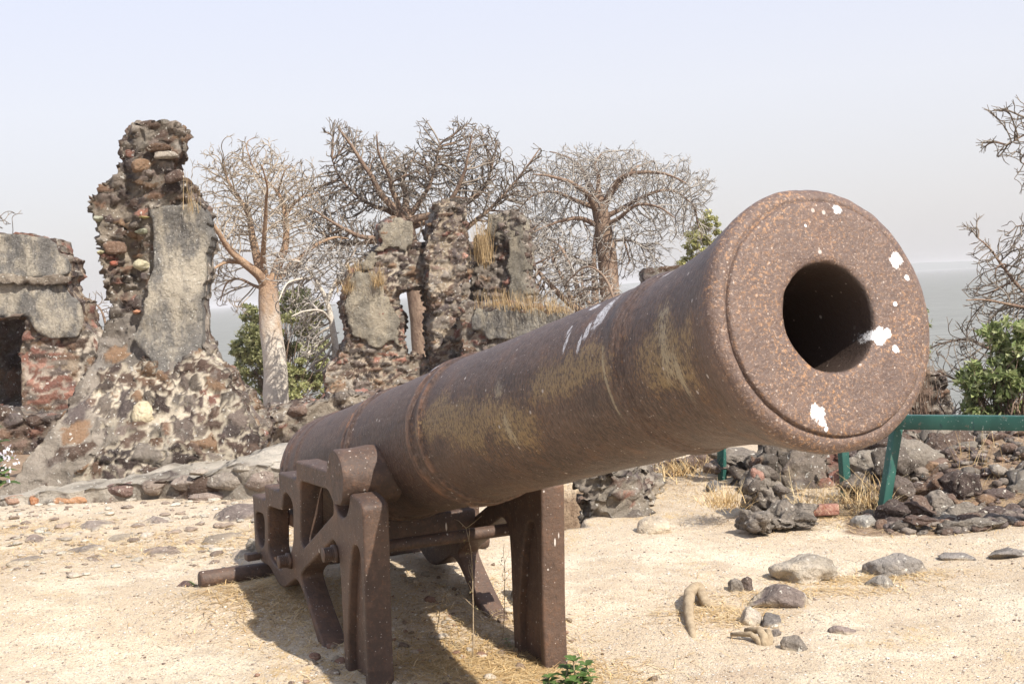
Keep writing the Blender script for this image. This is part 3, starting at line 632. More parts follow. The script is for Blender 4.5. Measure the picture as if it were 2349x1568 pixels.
        for k in range(len(it)):
            if not ins[k]: continue
            uc, zc, w_, hh = it[k]; fr = float(front(np.array([uc]), np.array([zc]))[0]); bk = float(back(np.array([uc]), np.array([zc]))[0])
            deps = []
            if not av[k] and rng.random() > skip: deps.append(fr+rng.uniform(*prot)-h*.3)
            if edge and ed[k]:
                x = fr-h*.9
                while x > bk-h*.1: deps.append(x); x -= h*rng.uniform(.8, 1.3)
            for dd in deps:
                V, F = blockshape(rng, sub); V = V/np.abs(V).max(0)
                isb = rng.random() < pb
                sz = np.array([w_*.53, h*flat*rng.uniform(.8, 1.4), hh*.52])*rng.uniform(.82, 1.05) if not isb else np.array([.11, .05, .035])*min(1.4, h/.1)*.7
                V = V*sz; V = V@rotm((0, 1, 0), rng.normal()*.12+tilt).T@rotm((0, 0, 1), rng.normal()*.2).T@rotm((1, 0, 0), rng.normal()*.15).T
                c_ = (BRK if isb else pal2 if rng.random() < p2 else pal); c_ = c_[rng.integers(len(c_))]*rng.uniform(.75, 1.3)
                acc.add(s.P(V[:, 0]+uc, V[:, 1]*-1+dd, V[:, 2]+zc), F[:, ::-1] if False else F, c_)
        if acc.n:
            V, F, Cc = acc.get(); return mkp(name, V, F, mat, parent, col=Cc, smooth=True)
def const(v): return lambda u, z: np.full(np.shape(u), float(v))

# --- tall ruin fragment on the left
YP = 10.0
wp = Wall(YP, 350, .10, 3)
PIL = [(300, 277), (318, 268), (350, 270), (380, 275), (410, 283), (415, 330), (405, 372), (422, 388), (432, 430), (437, 470), (466, 484), (468, 520), (482, 545), (478, 580), (468, 600), (465, 640), (456, 690), (470, 740), (492, 800), (520, 850), (560, 905), (600, 950), (607, 1010), (607, 1075), (560, 1130), (380, 1160), (0, 1180), (10, 1135), (70, 1085), (120, 1020), (150, 960), (165, 915), (180, 870), (215, 830), (214, 790), (230, 740), (232, 700), (238, 645), (230, 590), (218, 540), (216, 500), (230, 440), (262, 412), (272, 385), (288, 372), (278, 350), (280, 310)]
zl = wp.uz([(350, 830)])[0, 1]; zb = wp.uz([(350, 1120)])[0, 1]; uR = wp.uz([(345, 700)])[0, 0]; zt = wp.uz([(350, 478)])[0, 1]
def pf(u, z):
    fl = sm((zl+.35-z)/1.25)
    pl = np.where((z < zt) & (z > zl-.1), .0, .0)
    return -.10*sm((uR-u)/.12)*sm((z-zl+.1)/.2)+.55*fl+pl+.06*fbm(np.stack([u*2.2, z*2.2, u*0+2], -1), 3)
pbk = lambda u, z: -.55-.4*sm((zl+.3-z)/1.4)
pil = thing('ruined_wall', 'tallest ruined stone wall fragment on the left, grey plaster patch over a spreading rubble base', 'ruined wall', (*wp.o[:2], 0))
LOWR = [(225, 850), (330, 830), (400, 880), (470, 800), (700, 780), (700, 1300), (210, 1300), (225, 1060), (250, 980)]
LOWL = [(0, 880), (180, 860), (225, 850), (250, 980), (232, 1060), (215, 1300), (-100, 1300), (-100, 900)]
GRY = [(232, 690), (330, 690), (480, 780), (500, 850), (430, 900), (360, 890), (300, 900), (200, 880), (200, 760)]
TOPP = [(0, 0), (700, 0), (700, 480), (345, 480), (200, 440)]
PLA = [(346, 482), (370, 478), (440, 474), (452, 480), (470, 490), (473, 520), (487, 546), (483, 582), (471, 602), (467, 650), (459, 690), (471, 740), (480, 780), (466, 815), (440, 822), (425, 850), (410, 880), (385, 862), (362, 850), (345, 812), (322, 800), (318, 775), (332, 740), (328, 700), (345, 660), (352, 600), (349, 540)]
wp.slab('rubble_core', [PIL], pf, pbk, .017, MAT_MA, pil, rough=.03, nsc=3.2, fine=.014, jag=.045, smooth=1, mas=[
    (None, dict(w=.125, h=.058, seed=2, gap=.10, relief=.085, pstone=.78, p2=.45, pb=.06, mortar=(.27, .225, .175), warp=.5, mrough=.45)),
    (TOPP, dict(w=.135, h=.085, seed=3, gap=.07, relief=.075, pstone=.95, p2=.22, pb=.01, mortar=(.22, .185, .15), warp=.35)),
    ([(338, 490), (520, 480), (520, 800), (440, 860), (400, 860), (330, 800), (330, 700)], dict(w=.2, h=.12, seed=7, gap=.1, relief=.01, pstone=.3, mortar=(.26, .22, .18))),
    (GRY, dict(w=.20, h=.12, seed=4, gap=.14, relief=.05, pstone=.5, p2=.6, pb=.07, mortar=(.24, .21, .18), warp=.5, mrough=.5)),
    (LOWR, dict(w=.14, h=.108, seed=5, gap=.09, soft=.18, relief=.07, pstone=.93, p2=.15, pb=.02, mortar=(.52, .45, .35), warp=.40, tilt=-.35)),
    (LOWL, dict(w=.27, h=.15, seed=6, gap=.12, relief=.03, pstone=.45, p2=.35, pb=.03, mortar=(.33, .285, .235), warp=.4, tilt=.45))])
wp.slab('plaster', [PLA], lambda u, z: pf(u, z)*.6+.055+.02*fbm(np.stack([u*2, z*2, u*0], -1), 2), lambda u, z: np.where(u > uR+.25, -.42, pf(u, z)-.06), .022, MAT_PL, pil, rough=.014, nsc=2.5, fine=.006, jag=.035, smooth=0)
wp.stones(pil, [[(x, y) for x, y in PIL if y < 1000]], pf, pbk, .11, (.8, 2.0), avoid=[PLA, [(0, 700), (700, 700), (700, 1300), (0, 1300)]], p2=.3, pb=.04, prot=(.02, .08), sub=3, skip=.86, edge=False)
# special stones: big cream block and yellow slabs set in the pillar
acc = Acc()
for (x, y, w_, h_, cc) in [(324, 606, 23, 14, (.62, .56, .38)), (326, 530, 20, 7, (.34, .34, .24)), (222, 500, 11, 8, (.42, .42, .32)), (228, 577, 9, 6, (.5, .46, .28)), (330, 498, 15, 4, (.42, .36, .16)), (312, 715, 12, 6, (.50, .24, .14)), (256, 603, 10, 7, (.42, .15, .1)), (345, 940, 28, 30, (.66, .56, .38))]:
    uv = wp.uz([(x, y)])[0]; m = YP/FP; V, F = rockshape(wp.rng, 3, 8, .12); V = V/np.abs(V).max(0)*np.array([w_*m, .09, h_*m])
    fr = float(pf(np.array([uv[0]]), np.array([uv[1]]))[0]); dd = fr+.0 if y < 900 else fr-.03
    acc.add(wp.P(V[:, 0]+uv[0], V[:, 1]+dd, V[:, 2]+uv[1]), F, np.array(cc))
V, F, Cc = acc.get(); mkp('pale_stones', V, F, MAT_ST, pil, col=Cc)

# --- masonry ledge in front of it
wl = Wall(8.75, 330, -.18, 4)
led = thing('stone_ledge', 'long low masonry ledge with cream mortar top running below the tall ruin fragment', 'ledge', (*wl.o[:2], 0))
LG = [(-60, 1150), (0, 1143), (150, 1126), (260, 1110), (360, 1098), (440, 1090), (500, 1070), (540, 1056), (640, 1058), (720, 1075), (720, 1160), (600, 1180), (300, 1200), (-60, 1230)]
lf = lambda u, z: .10*sm((wl.uz([(300, 1130)])[0, 1]-z)/.4)+.05*fbm(np.stack([u*1.5, z*1.5, u*0], -1), 3)
wl.slab('ledge_mortar', [LG], lf, const(-1.2), .024, MAT_MA, led, rough=.045, nsc=2.5, fine=.012, mas=[(None, dict(w=.34, h=.16, seed=8, gap=.08, relief=.04, pstone=.6, p2=.6, pb=.02, mortar=(.34, .30, .25), warp=.5, mrough=.5)), ([(-60, 1090), (150, 1080), (360, 1050), (440, 1040), (540, 1010), (700, 1000), (700, 1066), (540, 1068), (500, 1084), (440, 1104), (360, 1113), (260, 1127), (150, 1141), (-60, 1166)], dict(w=.34, h=.16, seed=9, gap=.10, relief=.012, pstone=.12, p2=.8, pb=0, mortar=(.47, .42, .35), warp=.5, mrough=.5))])
acc = Acc()
for (x, y, w_, h_, cc) in [(75, 1152, 24, 17, (.30, .14, .07)), (150, 1148, 62, 19, (.36, .20, .11)), (20, 1150, 26, 14, (.28, .18, .13)), (270, 1125, 42, 20, (.15, .10, .085)), (345, 1120, 32, 22, (.19, .15, .12)), (420, 1110, 40, 20, (.22, .18, .15)), (520, 1105, 50, 24, (.21, .18, .15)), (600, 1100, 45, 30, (.20, .16, .135)), (200, 1170, 30, 10, (.2, .13, .1)), (450, 1085, 26, 10, (.28, .24, .2)), (560, 1075, 30, 14, (.25, .22, .18)), (470, 1140, 50, 13, (.24, .19, .16)), (660, 1110, 40, 25, (.19, .15, .13))]:
    uv = wl.uz([(x, y)])[0]; m = 8.75/FP; V, F = rockshape(wl.rng, 4, 9, .10, .6); V = V/np.abs(V).max(0)*np.array([w_*m, .065, h_*m*.92])
    fr = float(lf(np.array([uv[0]]), np.array([uv[1]]))[0]); acc.add(wl.P(V[:, 0]+uv[0], V[:, 1]+fr-.035, V[:, 2]+uv[1]), F, np.array(cc)*1.45)
V, F, Cc = acc.get(); mkp('stones', V, F, MAT_ST, led, col=Cc)
# --- plastered two-storey ruin at the left edge
w2 = Wall(16.5, 80, .05, 6)
lb = thing('ruined_building', 'grey plastered ruin with a doorway and stepped broken top at the left edge', 'ruined building', (*w2.o[:2], -.3))
LBO = [(-160, 540), (0, 538), (60, 541), (125, 545), (130, 588), (163, 594), (168, 638), (150, 655), (160, 682), (190, 692), (194, 750), (216, 765), (230, 1130), (-160, 1150)]
DOOR = [(-90, 733), (40, 729), (62, 722), (48, 800), (48, 940), (-90, 940)]
ff = lambda u, z: .03*fbm(np.stack([u, z, u*0], -1)*2, 3); bb = const(-.75)
w2.slab('rubble_core', [LBO], ff, bb, .03, MAT_MAF, lb, holes=[DOOR], rough=.03, nsc=3, fine=.01, jag=.03, smooth=1, mas=[(None, dict(w=.24, h=.12, seed=11, gap=.08, relief=.06, pstone=.9, p2=.2, pb=.10, mortar=(.34, .27, .20))), ([(60, 800), (110, 770), (150, 830), (190, 900), (180, 980), (62, 960)], dict(w=.26, h=.075, seed=12, relief=.03, pb=.6, p2=.5, warp=.08, gap=.12, mortar=(.44, .36, .29))), ([(180, 760), (240, 760), (240, 900), (190, 880)], dict(w=.26, h=.15, seed=13, gap=.16, relief=.05, mortar=(.6, .52, .42)))])
up2 = [[(-160, 538), (0, 538), (125, 545), (130, 588), (163, 594), (168, 628), (150, 640), (-160, 636)], [(-160, 650), (0, 648), (150, 652), (160, 682), (188, 692), (194, 745), (180, 775), (150, 770), (120, 778), (105, 772), (90, 765), (75, 740), (62, 722), (30, 728), (-160, 735)]]
for q in up2: w2.slab('plaster', [q], lambda u, z: ff(u, z)+.07, lambda u, z: ff(u, z)-.04, .045, MAT_PL, lb, rough=.012, nsc=2, fine=.005, jag=.02)
w2.slab('cornice', [[(-160, 634), (20, 632), (165, 628), (170, 642), (150, 652), (-160, 652)]], const(.13), const(-.3), .04, MAT_MOF, lb, rough=.04, nsc=4, fine=.02)
w2.slab('lintel', [[(-160, 722), (20, 722), (64, 714), (64, 723), (40, 731), (-160, 735)]], const(.1), const(-.3), .04, MAT_DW, lb, rough=.01)
w2b = Wall(17.8, 20, 0, 8)
q = [(-160, 700), (75, 700), (75, 1000), (-160, 1000)]; w2b.slab('inner_wall', [q], const(0), const(-.3), .04, MAT_MAF, lb, rough=.05, mas=[(None, dict(w=.30, h=.18, seed=14, relief=.08, p2=.1, pb=0, mortar=(.2, .16, .13)))])
w3 = Wall(14.2, 80, .05, 9)
lw = thing('rubble_wall', 'dark low rubble wall below the plastered ruin doorway', 'rubble wall', (*w3.o[:2], -.2))
q = [(-160, 935), (0, 945), (60, 960), (130, 950), (215, 940), (215, 1180), (-160, 1180)]
w3.slab('masonry', [q], const(0), const(-.6), .028, MAT_MAF, lw, rough=.06, jag=.04, mas=[(None, dict(w=.21, h=.13, seed=15, relief=.09, gap=.05, p2=.12, pb=.05, mortar=(.22, .17, .13)))])

# --- low rubble wall between tall fragment and cannon
w4 = Wall(13.5, 680, -.12, 10)
l4 = thing('rubble_wall', 'low tumbled rubble wall right of the tall fragment at the foot of the pale baobab trunk', 'rubble wall', (*w4.o[:2], -.2))
q = [(560, 960), (600, 948), (640, 930), (690, 928), (730, 918), (790, 912), (860, 900), (930, 905), (930, 1100), (560, 1120)]
w4.slab('masonry', [q], const(0), const(-.9), .028, MAT_MAF, l4, rough=.09, nsc=2, fine=.02, jag=.05, mas=[(None, dict(w=.25, h=.15, seed=16, relief=.09, p2=.4, pb=.10, pstone=.85, mortar=(.38, .32, .25), warp=.5))])
w4.stones(l4, [[(x, y+(8 if y < 965 else 0)) for x, y in q]], const(0), const(-.9), .13, (.8, 1.9), MAT_STF, p2=.35, pb=.10, prot=(.0, .10), sub=3, skip=.8, edge=True)

# --- central two-storey ruin
YC = 25.0
w5 = Wall(YC, 950, .16, 12)
cr = thing('ruined_building', 'two storey ruin of brown rubble with a doorway and grass on its broken top', 'ruined building', (*w5.o[:2], -.9))
CRO = [(748, 1000), (750, 870), (755, 840), (778, 822), (790, 760), (782, 700), (790, 650), (800, 625), (822, 622), (845, 620), (850, 590), (866, 570), (864, 505), (885, 500), (947, 505), (950, 556), (985, 560), (985, 520), (1000, 490), (998, 462), (1020, 457), (1066, 464), (1071, 540), (1073, 580), (1090, 590), (1075, 640), (1073, 1000)]
DR = [(914, 666), (978, 660), (982, 700), (990, 822), (955, 812), (938, 818), (930, 740)]
f5 = lambda u, z: .10*sm((u-w5.uz([(984, 600)])[0, 0])/.1)+.04*fbm(np.stack([u, z, u*0], -1)*1.5, 3)
b5 = const(-.75)
w5.slab('rubble_core', [CRO], f5, b5, .028, MAT_MAF, cr, holes=[DR], rough=.06, nsc=2, fine=.02, jag=.05, smooth=1, mas=[(None, dict(w=.25, h=.115, seed=21, relief=.10, gap=.06, p2=.30, pb=.10, mortar=(.40, .33, .25), warp=.35)), ([(950, 560), (1000, 560), (1000, 660), (890, 660), (880, 600), (900, 575)], dict(w=.28, h=.13, seed=22, relief=.12, gap=.09, p2=.4, pb=0, mortar=(.5, .43, .34))), ([(860, 760), (925, 770), (930, 830), (860, 830)], dict(w=.26, h=.085, seed=23, relief=.08, pb=.5, mortar=(.42, .35, .27)))])
P5 = [[(866, 508), (947, 508), (950, 552), (938, 580), (900, 570), (868, 572)], [(800, 640), (850, 625), (900, 690), (922, 760), (920, 800), (905, 770), (860, 800), (830, 790), (798, 770), (796, 690)], [(850, 585), (870, 575), (868, 600), (852, 625), (825, 620)]]
for q in P5: w5.slab('plaster', [q], lambda u, z: f5(u, z)+.065+.02*fbm(np.stack([u, z, u*0], -1)*3, 3), lambda u, z: f5(u, z)-.05, .045, MAT_PLF, cr, rough=.02, nsc=2, fine=.012, jag=.09, smooth=0)
w5.slab('lintel', [[(905, 659), (984, 654), (984, 661), (905, 667)]], const(.16), const(-.7), .05, MAT_DW, cr, rough=.01)
w5c = Wall(YC-.15, 1028, .16, 14)   # chimney-like pier standing forward
TWR = [(985, 560), (1000, 490), (998, 464), (1020, 457), (1062, 466), (1070, 560), (1062, 700), (1058, 960), (990, 960), (992, 800), (985, 700), (975, 600)]
w5c.slab('pier', [TWR], lambda u, z: .12+.06*fbm(np.stack([u, z, u*0+3], -1)*1.6, 3), const(-.5), .028, MAT_MAF, cr, rough=.08, nsc=2.2, fine=.02, jag=.06, smooth=1, mas=[(None, dict(w=.21, h=.12, seed=24, relief=.11, gap=.09, p2=.35, pb=.05, pstone=.8, mortar=(.38, .31, .23), warp=.45)), ([(1035, 440), (1090, 440), (1090, 720), (1045, 720)], dict(w=.16, h=.12, seed=25, relief=.08, p2=.05, pb=.08, mortar=(.28, .22, .17)))])
wR = Wall(YC+.4, 1150, -.35, 15)
RT = [(1073, 720), (1073, 560), (1090, 545), (1112, 548), (1116, 495), (1130, 487), (1180, 486), (1200, 498), (1208, 720)]
tw = thing('wall_fragment', 'upright grey wall fragment with rounded top beside the grass tuft on the central ruin', 'wall fragment', (*wR.o[:2], .5))
wR.slab('rubble_core', [RT], lambda u, z: .02*fbm(np.stack([u, z, u*0+3], -1)*1.6, 3), const(-.6), .036, MAT_MAF, tw, smooth=1, mas=[(None, dict(w=.22, h=.12, seed=26, relief=.14, gap=.08, p2=.6, pb=.03, pstone=.9, mortar=(.24, .20, .165), warp=.4))], rough=.06, nsc=2.2, fine=.03, jag=.05)
P6 = [[(1160, 488), (1180, 487), (1199, 500), (1206, 715), (1172, 720), (1168, 560)], [(1117, 496), (1130, 488), (1172, 490), (1168, 548), (1118, 545)]]
for q in P6: wR.slab('plaster', [q], const(.06), const(-.5), .05, MAT_PLF, tw, rough=.02, nsc=2, fine=.012, jag=.05, smooth=0)
w6 = Wall(YC-1.3, 1200, -.08, 16)
WG = [(1054, 702), (1060, 692), (1150, 692), (1200, 700), (1250, 702), (1300, 712), (1330, 722), (1420, 760), (1420, 950), (1054, 980)]
wg = thing('rubble_wall', 'dark grey wing wall topped with dry grass right of the ruin doorway', 'rubble wall', (*w6.o[:2], -.8))
f6 = lambda u, z: .03*fbm(np.stack([u, z, u*0], -1)*1.5, 3)
w6.slab('masonry', [WG], f6, const(-.8), .036, MAT_MAF, wg, rough=.05, nsc=2, fine=.02, jag=.04, mas=[(None, dict(w=.22, h=.11, seed=27, relief=.08, p2=.35, pb=.14, mortar=(.28, .24, .19)))])
P7 = [(1080, 712), (1150, 705), (1250, 715), (1330, 735), (1350, 760), (1250, 760), (1200, 790), (1120, 770), (1085, 750)]
w6.slab('plaster', [P7], lambda u, z: f6(u, z)+.055, lambda u, z: f6(u, z)-.05, .05, plastermat('stained_plaster', (.23, .215, .19), (.11, .105, .10), (.36, .32, .25), .8), wg, rough=.02, nsc=2, fine=.012, jag=.12, smooth=0)
w7 = Wall(YC+4, 1560, .1, 17)
q = [(1478, 622), (1500, 612), (1560, 610), (1620, 614), (1640, 640), (1640, 980), (1478, 980)]
o7 = thing('rubble_wall', 'small low grey wall seen just above the barrel under the umbrella shaped baobab', 'rubble wall', (*w7.o[:2], -.9))
w7.slab('masonry', [q], const(0), const(-.6), .04, MAT_MAF, o7, rough=.05, mas=[(None, dict(w=.5, h=.15, seed=28, relief=.08, p2=.7, pb=0, mortar=(.2, .18, .15)))])
w8 = Wall(12.6, 2130, -.2, 18)
q = [(2085, 990), (2090, 880), (2105, 862), (2140, 858), (2172, 866), (2176, 1000)]
o8 = thing('rubble_wall', 'short dark broken wall stub by the water just right of the muzzle', 'rubble wall', (*w8.o[:2], -.4))
q[0] = (2085, 1080); q[-1] = (2176, 1080)
w8.slab('masonry', [q], const(0), const(-.5), .022, MAT_MA, o8, rough=.05, jag=.05, mas=[(None, dict(w=.2, h=.09, seed=29, relief=.08, p2=.3, pb=0, mortar=(.18, .15, .12), warp=.5))])

# ---------------------------------------------------------------- rocks
def rock(px0, px1, pt, pb, label, name='stone', cat='stone', cols=(.2, .17, .15), depth=.9, sub=4, sink=.48, seed=1, group=None, yaw=0, mat=MAT_ST, cuts=9, rough=.12, cutmin=.55):
    rng = np.random.default_rng(seed); B = gp((px0+px1)/2, pb-2); m = B[1]/FP; w_ = (px1-px0)*m/2; h_ = (pb-pt)*m
    elev = math.atan2(HC-B[2], B[1]); h_ = max((h_-2*w_*depth*math.sin(elev)*.5), h_*.45)
    V, F = rockshape(rng, sub, cuts, rough, cutmin); V = V/np.abs(V).max(0); tot = h_/(1-sink)
    V = V*np.array([w_, w_*depth, tot/2]); V = V@rotm((0, 0, 1), yaw).T; V[:, 2] += tot/2-tot*sink
    P = V+B+np.array([0, w_*depth*.8, 0]); P[:, 2] += gz(B[0], B[1]+w_*depth*.8)-B[2]-.004
    cc = np.array(cols)*(1+.30*fbm(V*9+seed, 4, .6))[:, None]; dust = sm((.42-V[:, 2]/max(V[:, 2].max(), 1e-3)+.6*fbm(V*14+seed, 3))/.5)[:, None]; cc = cc*(1-.85*dust)+np.array([.57, .47, .34])*.85*dust
    return mkt(name, P, F, mat, label, cat, group, col=cc)
rock(1776, 1946, 1262, 1342, 'largest pale angular rock on the sand at the right', cols=(.46, .40, .32), seed=21, cuts=14, rough=.18, sink=.25, cutmin=.6)
rock(1978, 2142, 1266, 1322, 'long flat grey rock right of the largest rock on the sand', cols=(.30, .27, .24), seed=22, depth=.6, cutmin=.6)
rock(1716, 1862, 1338, 1398, 'flat brownish slab stone just below the largest rock', cols=(.24, .19, .165), seed=23, depth=.8, cutmin=.4)
rock(1697, 1752, 1388, 1437, 'small pale stone in dry grass between slab and cobbles', cols=(.42, .36, .29), seed=24)
rock(1745, 1806, 1403, 1442, 'rounded dark grey cobble beside the small root stump', cols=(.20, .18, .165), seed=25)
rock(1795, 1862, 1455, 1496, 'lowest loose dark stone of the row at the right', cols=(.21, .18, .15), seed=26)
rock(1667, 1710, 1325, 1360, 'small wedge shaped dark stone left of the slab', cols=(.22, .19, .16), seed=27)
rock(1700, 1732, 1320, 1357, 'small stacked dark pebble stone touching the wedge stone', cols=(.16, .12, .10), seed=28)
rock(1903, 1972, 1430, 1457, 'single flat reddish grey stone out on the open sand', cols=(.28, .22, .19), seed=29)
rock(2155, 2262, 1260, 1290, 'half buried flat grey stone right of the long rock', cols=(.28, .25, .225), seed=30, cutmin=.4, sink=.45)
rock(2262, 2380, 1252, 1285, 'half buried grey stone cut by the right edge of the photo', cols=(.27, .24, .215), seed=31, cutmin=.4, sink=.45)
rock(1995, 2080, 1318, 1352, 'low stone half covered by sand and straw below the long rock', cols=(.36, .32, .27), seed=32, cutmin=.4, sink=.5)
rock(1460, 1545, 1178, 1226, 'pale cream rock at the near rim of the sunken pit', cols=(.56, .47, .36), seed=33, cuts=12)
rock(1758, 1800, 1440, 1462, 'flat pebble stone against the small root stump', cols=(.26, .22, .19), seed=35)
rock(1618, 1660, 1100, 1130, 'dark rounded stone at the foot of the farthest green post', cols=(.15, .14, .13), seed=36)
rock(1955, 2022, 1180, 1212, 'grey pale topped stone at the foot of the nearest green post', cols=(.30, .28, .25), seed=37)
rock(1165, 1300, 1290, 1420, 'smooth grey boulder behind the right carriage leg', cols=(.26, .235, .21), seed=38, sink=.35, cutmin=.6)
rock(395, 440, 1330, 1348, 'small dark pebble stone near the end of the carriage axle', cols=(.14, .09, .08), seed=39, sub=3)
rock(562, 620, 1225, 1270, 'pale rounded stone beside the rear of the carriage', cols=(.42, .37, .30), seed=40)
# embedded flagstones on the left
FL = [(120, 280, 1192, 1222), (300, 405, 1180, 1208), (470, 625, 1150, 1196), (225, 318, 1222, 1242), (40, 110, 1225, 1246), (640, 720, 1170, 1196), (130, 230, 1250, 1270), (440, 560, 1222, 1250), (300, 430, 1250, 1275), (150, 260, 1275, 1290), (480, 590, 1252, 1285), (830, 900, 1190, 1220), (0, 100, 1280, 1300)]
FN = ['wide flat grey flagstone just below the orange stones of the ledge', 'grey flagstone right of the widest one, below the ledge', 'large flat flagstone at the foot of the ledge near the carriage', 'small flagstone sunk in gravel below the widest flagstone', 'small flagstone in the straw near the left edge', 'flagstone touching the ledge directly left of the carriage rear', 'thin flagstone sliver in the second row from the ledge', 'long flagstone in the middle of the strip between ledge and sand', 'flagstone half under straw in the third row from the ledge', 'lowest flagstone at the sand edge on the left', 'flagstone at the sand edge closest to the carriage axle', 'flagstone seen behind the carriage legs', 'flagstone at the sand edge cut near the left picture edge']
for k, (a0, a1, b0, b1) in enumerate(FL):
    rock(a0, a1, b0, b1, FN[k], 'flagstone', 'flagstone', cols=tuple(np.array((.30, .25, .21))*random.uniform(.8, 1.25)*np.array((1, random.uniform(.92, 1), random.uniform(.88, 1)))), seed=60+k, sink=.72, depth=1.2, cutmin=.5, group='flagstones set in the gravel', rough=.06)
# masonry chunks behind the railing
def chunk(px, py, Y, w_, h_, d_, seed, n, label, cat='masonry block', name='masonry_block', base=(.20, .17, .14), grp=None):
    rng = np.random.default_rng(seed); c0 = at(px, py, Y)-np.array([0, 0, .05]); acc = Acc()
    V, F = rockshape(rng, 5, 14, .26, .6); V = V/np.abs(V).max(0)*np.array([w_, d_, h_])/2; V = V+.035*vfbm(V*7+seed, 4)+.012*vfbm(V*30, 3); acc.add(V+c0, F, np.array(base)*(1+.45*fbm(V*16+seed, 4, .65))[:, None])
    for k in range(n):
        dv = rng.normal(size=3); dv[1] = -abs(dv[1]); dv /= np.linalg.norm(dv); v, f = blockshape(rng, 2); v = v*rng.uniform(.02, .06)*np.array([1.4, 1, .8])
        acc.add(v@rotm(rng.normal(size=3), rng.uniform(0, 3)).T+c0+dv*np.array([w_, d_, h_])/2*.80, f, (BRK if rng.random() < .10 else STG)[rng.integers(3)]*rng.uniform(.75, 1.1))
    V, F, Cc = acc.get(); return mkt(name, V, F, MAT_ST, label, cat, grp, col=Cc)
chunk(1742, 1112, 7.9, .34, .34, .4, 101, 10, 'big grey conglomerate masonry block between the two farther green posts')
chunk(1790, 1165, 7.6, .40, .16, .4, 102, 2, 'low stone at the foot of the big conglomerate block')
chunk(1865, 1095, 8.9, .36, .26, .4, 103, 5, 'grey masonry lump behind the middle green post')
chunk(1720, 1180, 7.45, .22, .13, .3, 109, 2, 'small grey rock against the lower left of the conglomerate block', 'rock', 'rock')
acc = Acc(); B = gp(1893, 1188); box(acc, B+np.array([0, .03, .045]), (rotm((0, 0, 1), .15)@rotm((1, 0, 0), .1)), (.085, .05, .032), .008); V, F, _ = acc.get(); V = V+.006*vfbm(V*30, 3)
mkt('brick', V, F, MAT_BK_R, 'red brick lying on the gravel before the middle green post', 'brick', smooth=False)
# boulders of the bank
bd = []
rg = np.random.default_rng(77)
BN = {0: 'big round brown boulder under the rail, left of its twin', 1: 'tallest round brown boulder under the rail beside the thin tree trunk', 6: 'boulder at the right of the bank directly under the rail', 8: 'boulder on the bank right of the thin tree trunk, halfway up', 13: 'boulder of the bank cut by the right edge, halfway up', 18: 'long low boulder on the crest just behind the rail', 19: 'long low boulder on the crest hidden partly by the nearest post', 23: 'boulder at the far end of the sandy path under the barrel', 27: 'wide boulder behind the farthest green post', 28: 'wide boulder behind the middle green post'}
bi = 0
for (x, y, Y, w_, h_) in [(2105, 1065, 8.6, .44, .34), (2185, 1060, 8.7, .44, .40), (2055, 1060, 8.4, .30, .30), (2150, 1120, 8.1, .30, .24), (2210, 1125, 8.0, .28, .22), (2060, 1130, 8.0, .26, .22), (2250, 1100, 8.6, .3, .22), (2110, 1165, 7.7, .26, .16), (2045, 1170, 7.55, .2, .14), (2200, 1185, 7.6, .34, .14), (2290, 1150, 7.9, .32, .14), (1985, 1060, 8.7, .3, .22), (1960, 1110, 8.2, .22, .16), (2330, 1120, 8.3, .3, .16), (2270, 1175, 7.6, .26, .1), (2340, 1175, 7.7, .22, .12), (2240, 1045, 9.2, .3, .16), (2300, 1085, 9.0, .3, .14), (2130, 1005, 9.6, .5, .2), (2040, 1000, 9.4, .5, .22), (2110, 1195, 7.35, .2, .07), (2160, 1150, 7.8, .18, .14), (2240, 1200, 7.3, .3, .08), (1560, 1068, 9.6, .4, .16), (1610, 1060, 9.8, .36, .2), (1480, 1090, 9.3, .34, .16), (1520, 1075, 9.8, .4, .16), (1690, 1060, 9.4, .5, .22), (1830, 1050, 9.3, .5, .24), (1640, 1075, 9.2, .22, .12), (1940, 1050, 9.2, .4, .2)]:
    V, F = rockshape(rg, 4, 16, .20, .55); V = V/np.abs(V).max(0)*np.array([w_, w_*.8, h_])/2; V = V@rotm((0, 0, 1), rg.uniform(-.5, .5)).T@rotm((0, 1, 0), rg.normal()*.15).T
    V = V+.022*vfbm(V*9+w_*50, 4); P = V+at(x, y, Y)
    bi += 1
    mkt('boulder', P, F, MAT_ST, BN.get(bi-1, 'smaller brown laterite boulder lying in the rubble bank behind the green railing'), 'boulder', 'boulders in the rubble bank', col=(STC if rg.random() < .6 else STG*.8)[rg.integers(5)]*rg.uniform(.85, 1.25))
w11 = Wall(9.0, 2130, -.05, 31)
oc = thing('rock_outcrop', 'long dark rough rock outcrop sloping up to the rail on the right bank', 'rock outcrop', (*w11.o[:2], -.1))
OC = [(1950, 1300), (1962, 1120), (1990, 1060), (2050, 1015), (2120, 1000), (2180, 1012), (2235, 1050), (2300, 1075), (2420, 1080), (2420, 1300)]
w11.slab('rock', [OC], lambda u, z: 1.15*sm((.36-z)/.55)+.10*fbm(np.stack([u*1.6, z*1.6, u*0], -1), 4), const(-.8), .022, MAT_MA, oc, rough=.10, nsc=2.2, fine=.03, jag=.06, mas=[(None, dict(w=.30, h=.17, seed=41, gap=.05, soft=.35, relief=.20, pstone=.9, p2=.35, pb=.02, mortar=(.19, .145, .105), warp=.75, mrough=.7))])
w12 = Wall(8.9, 1700, .05, 32)
oc2 = thing('rock_outcrop', 'low broken grey rock wall behind the posts, left of the main outcrop', 'rock outcrop', (*w12.o[:2], -.1))
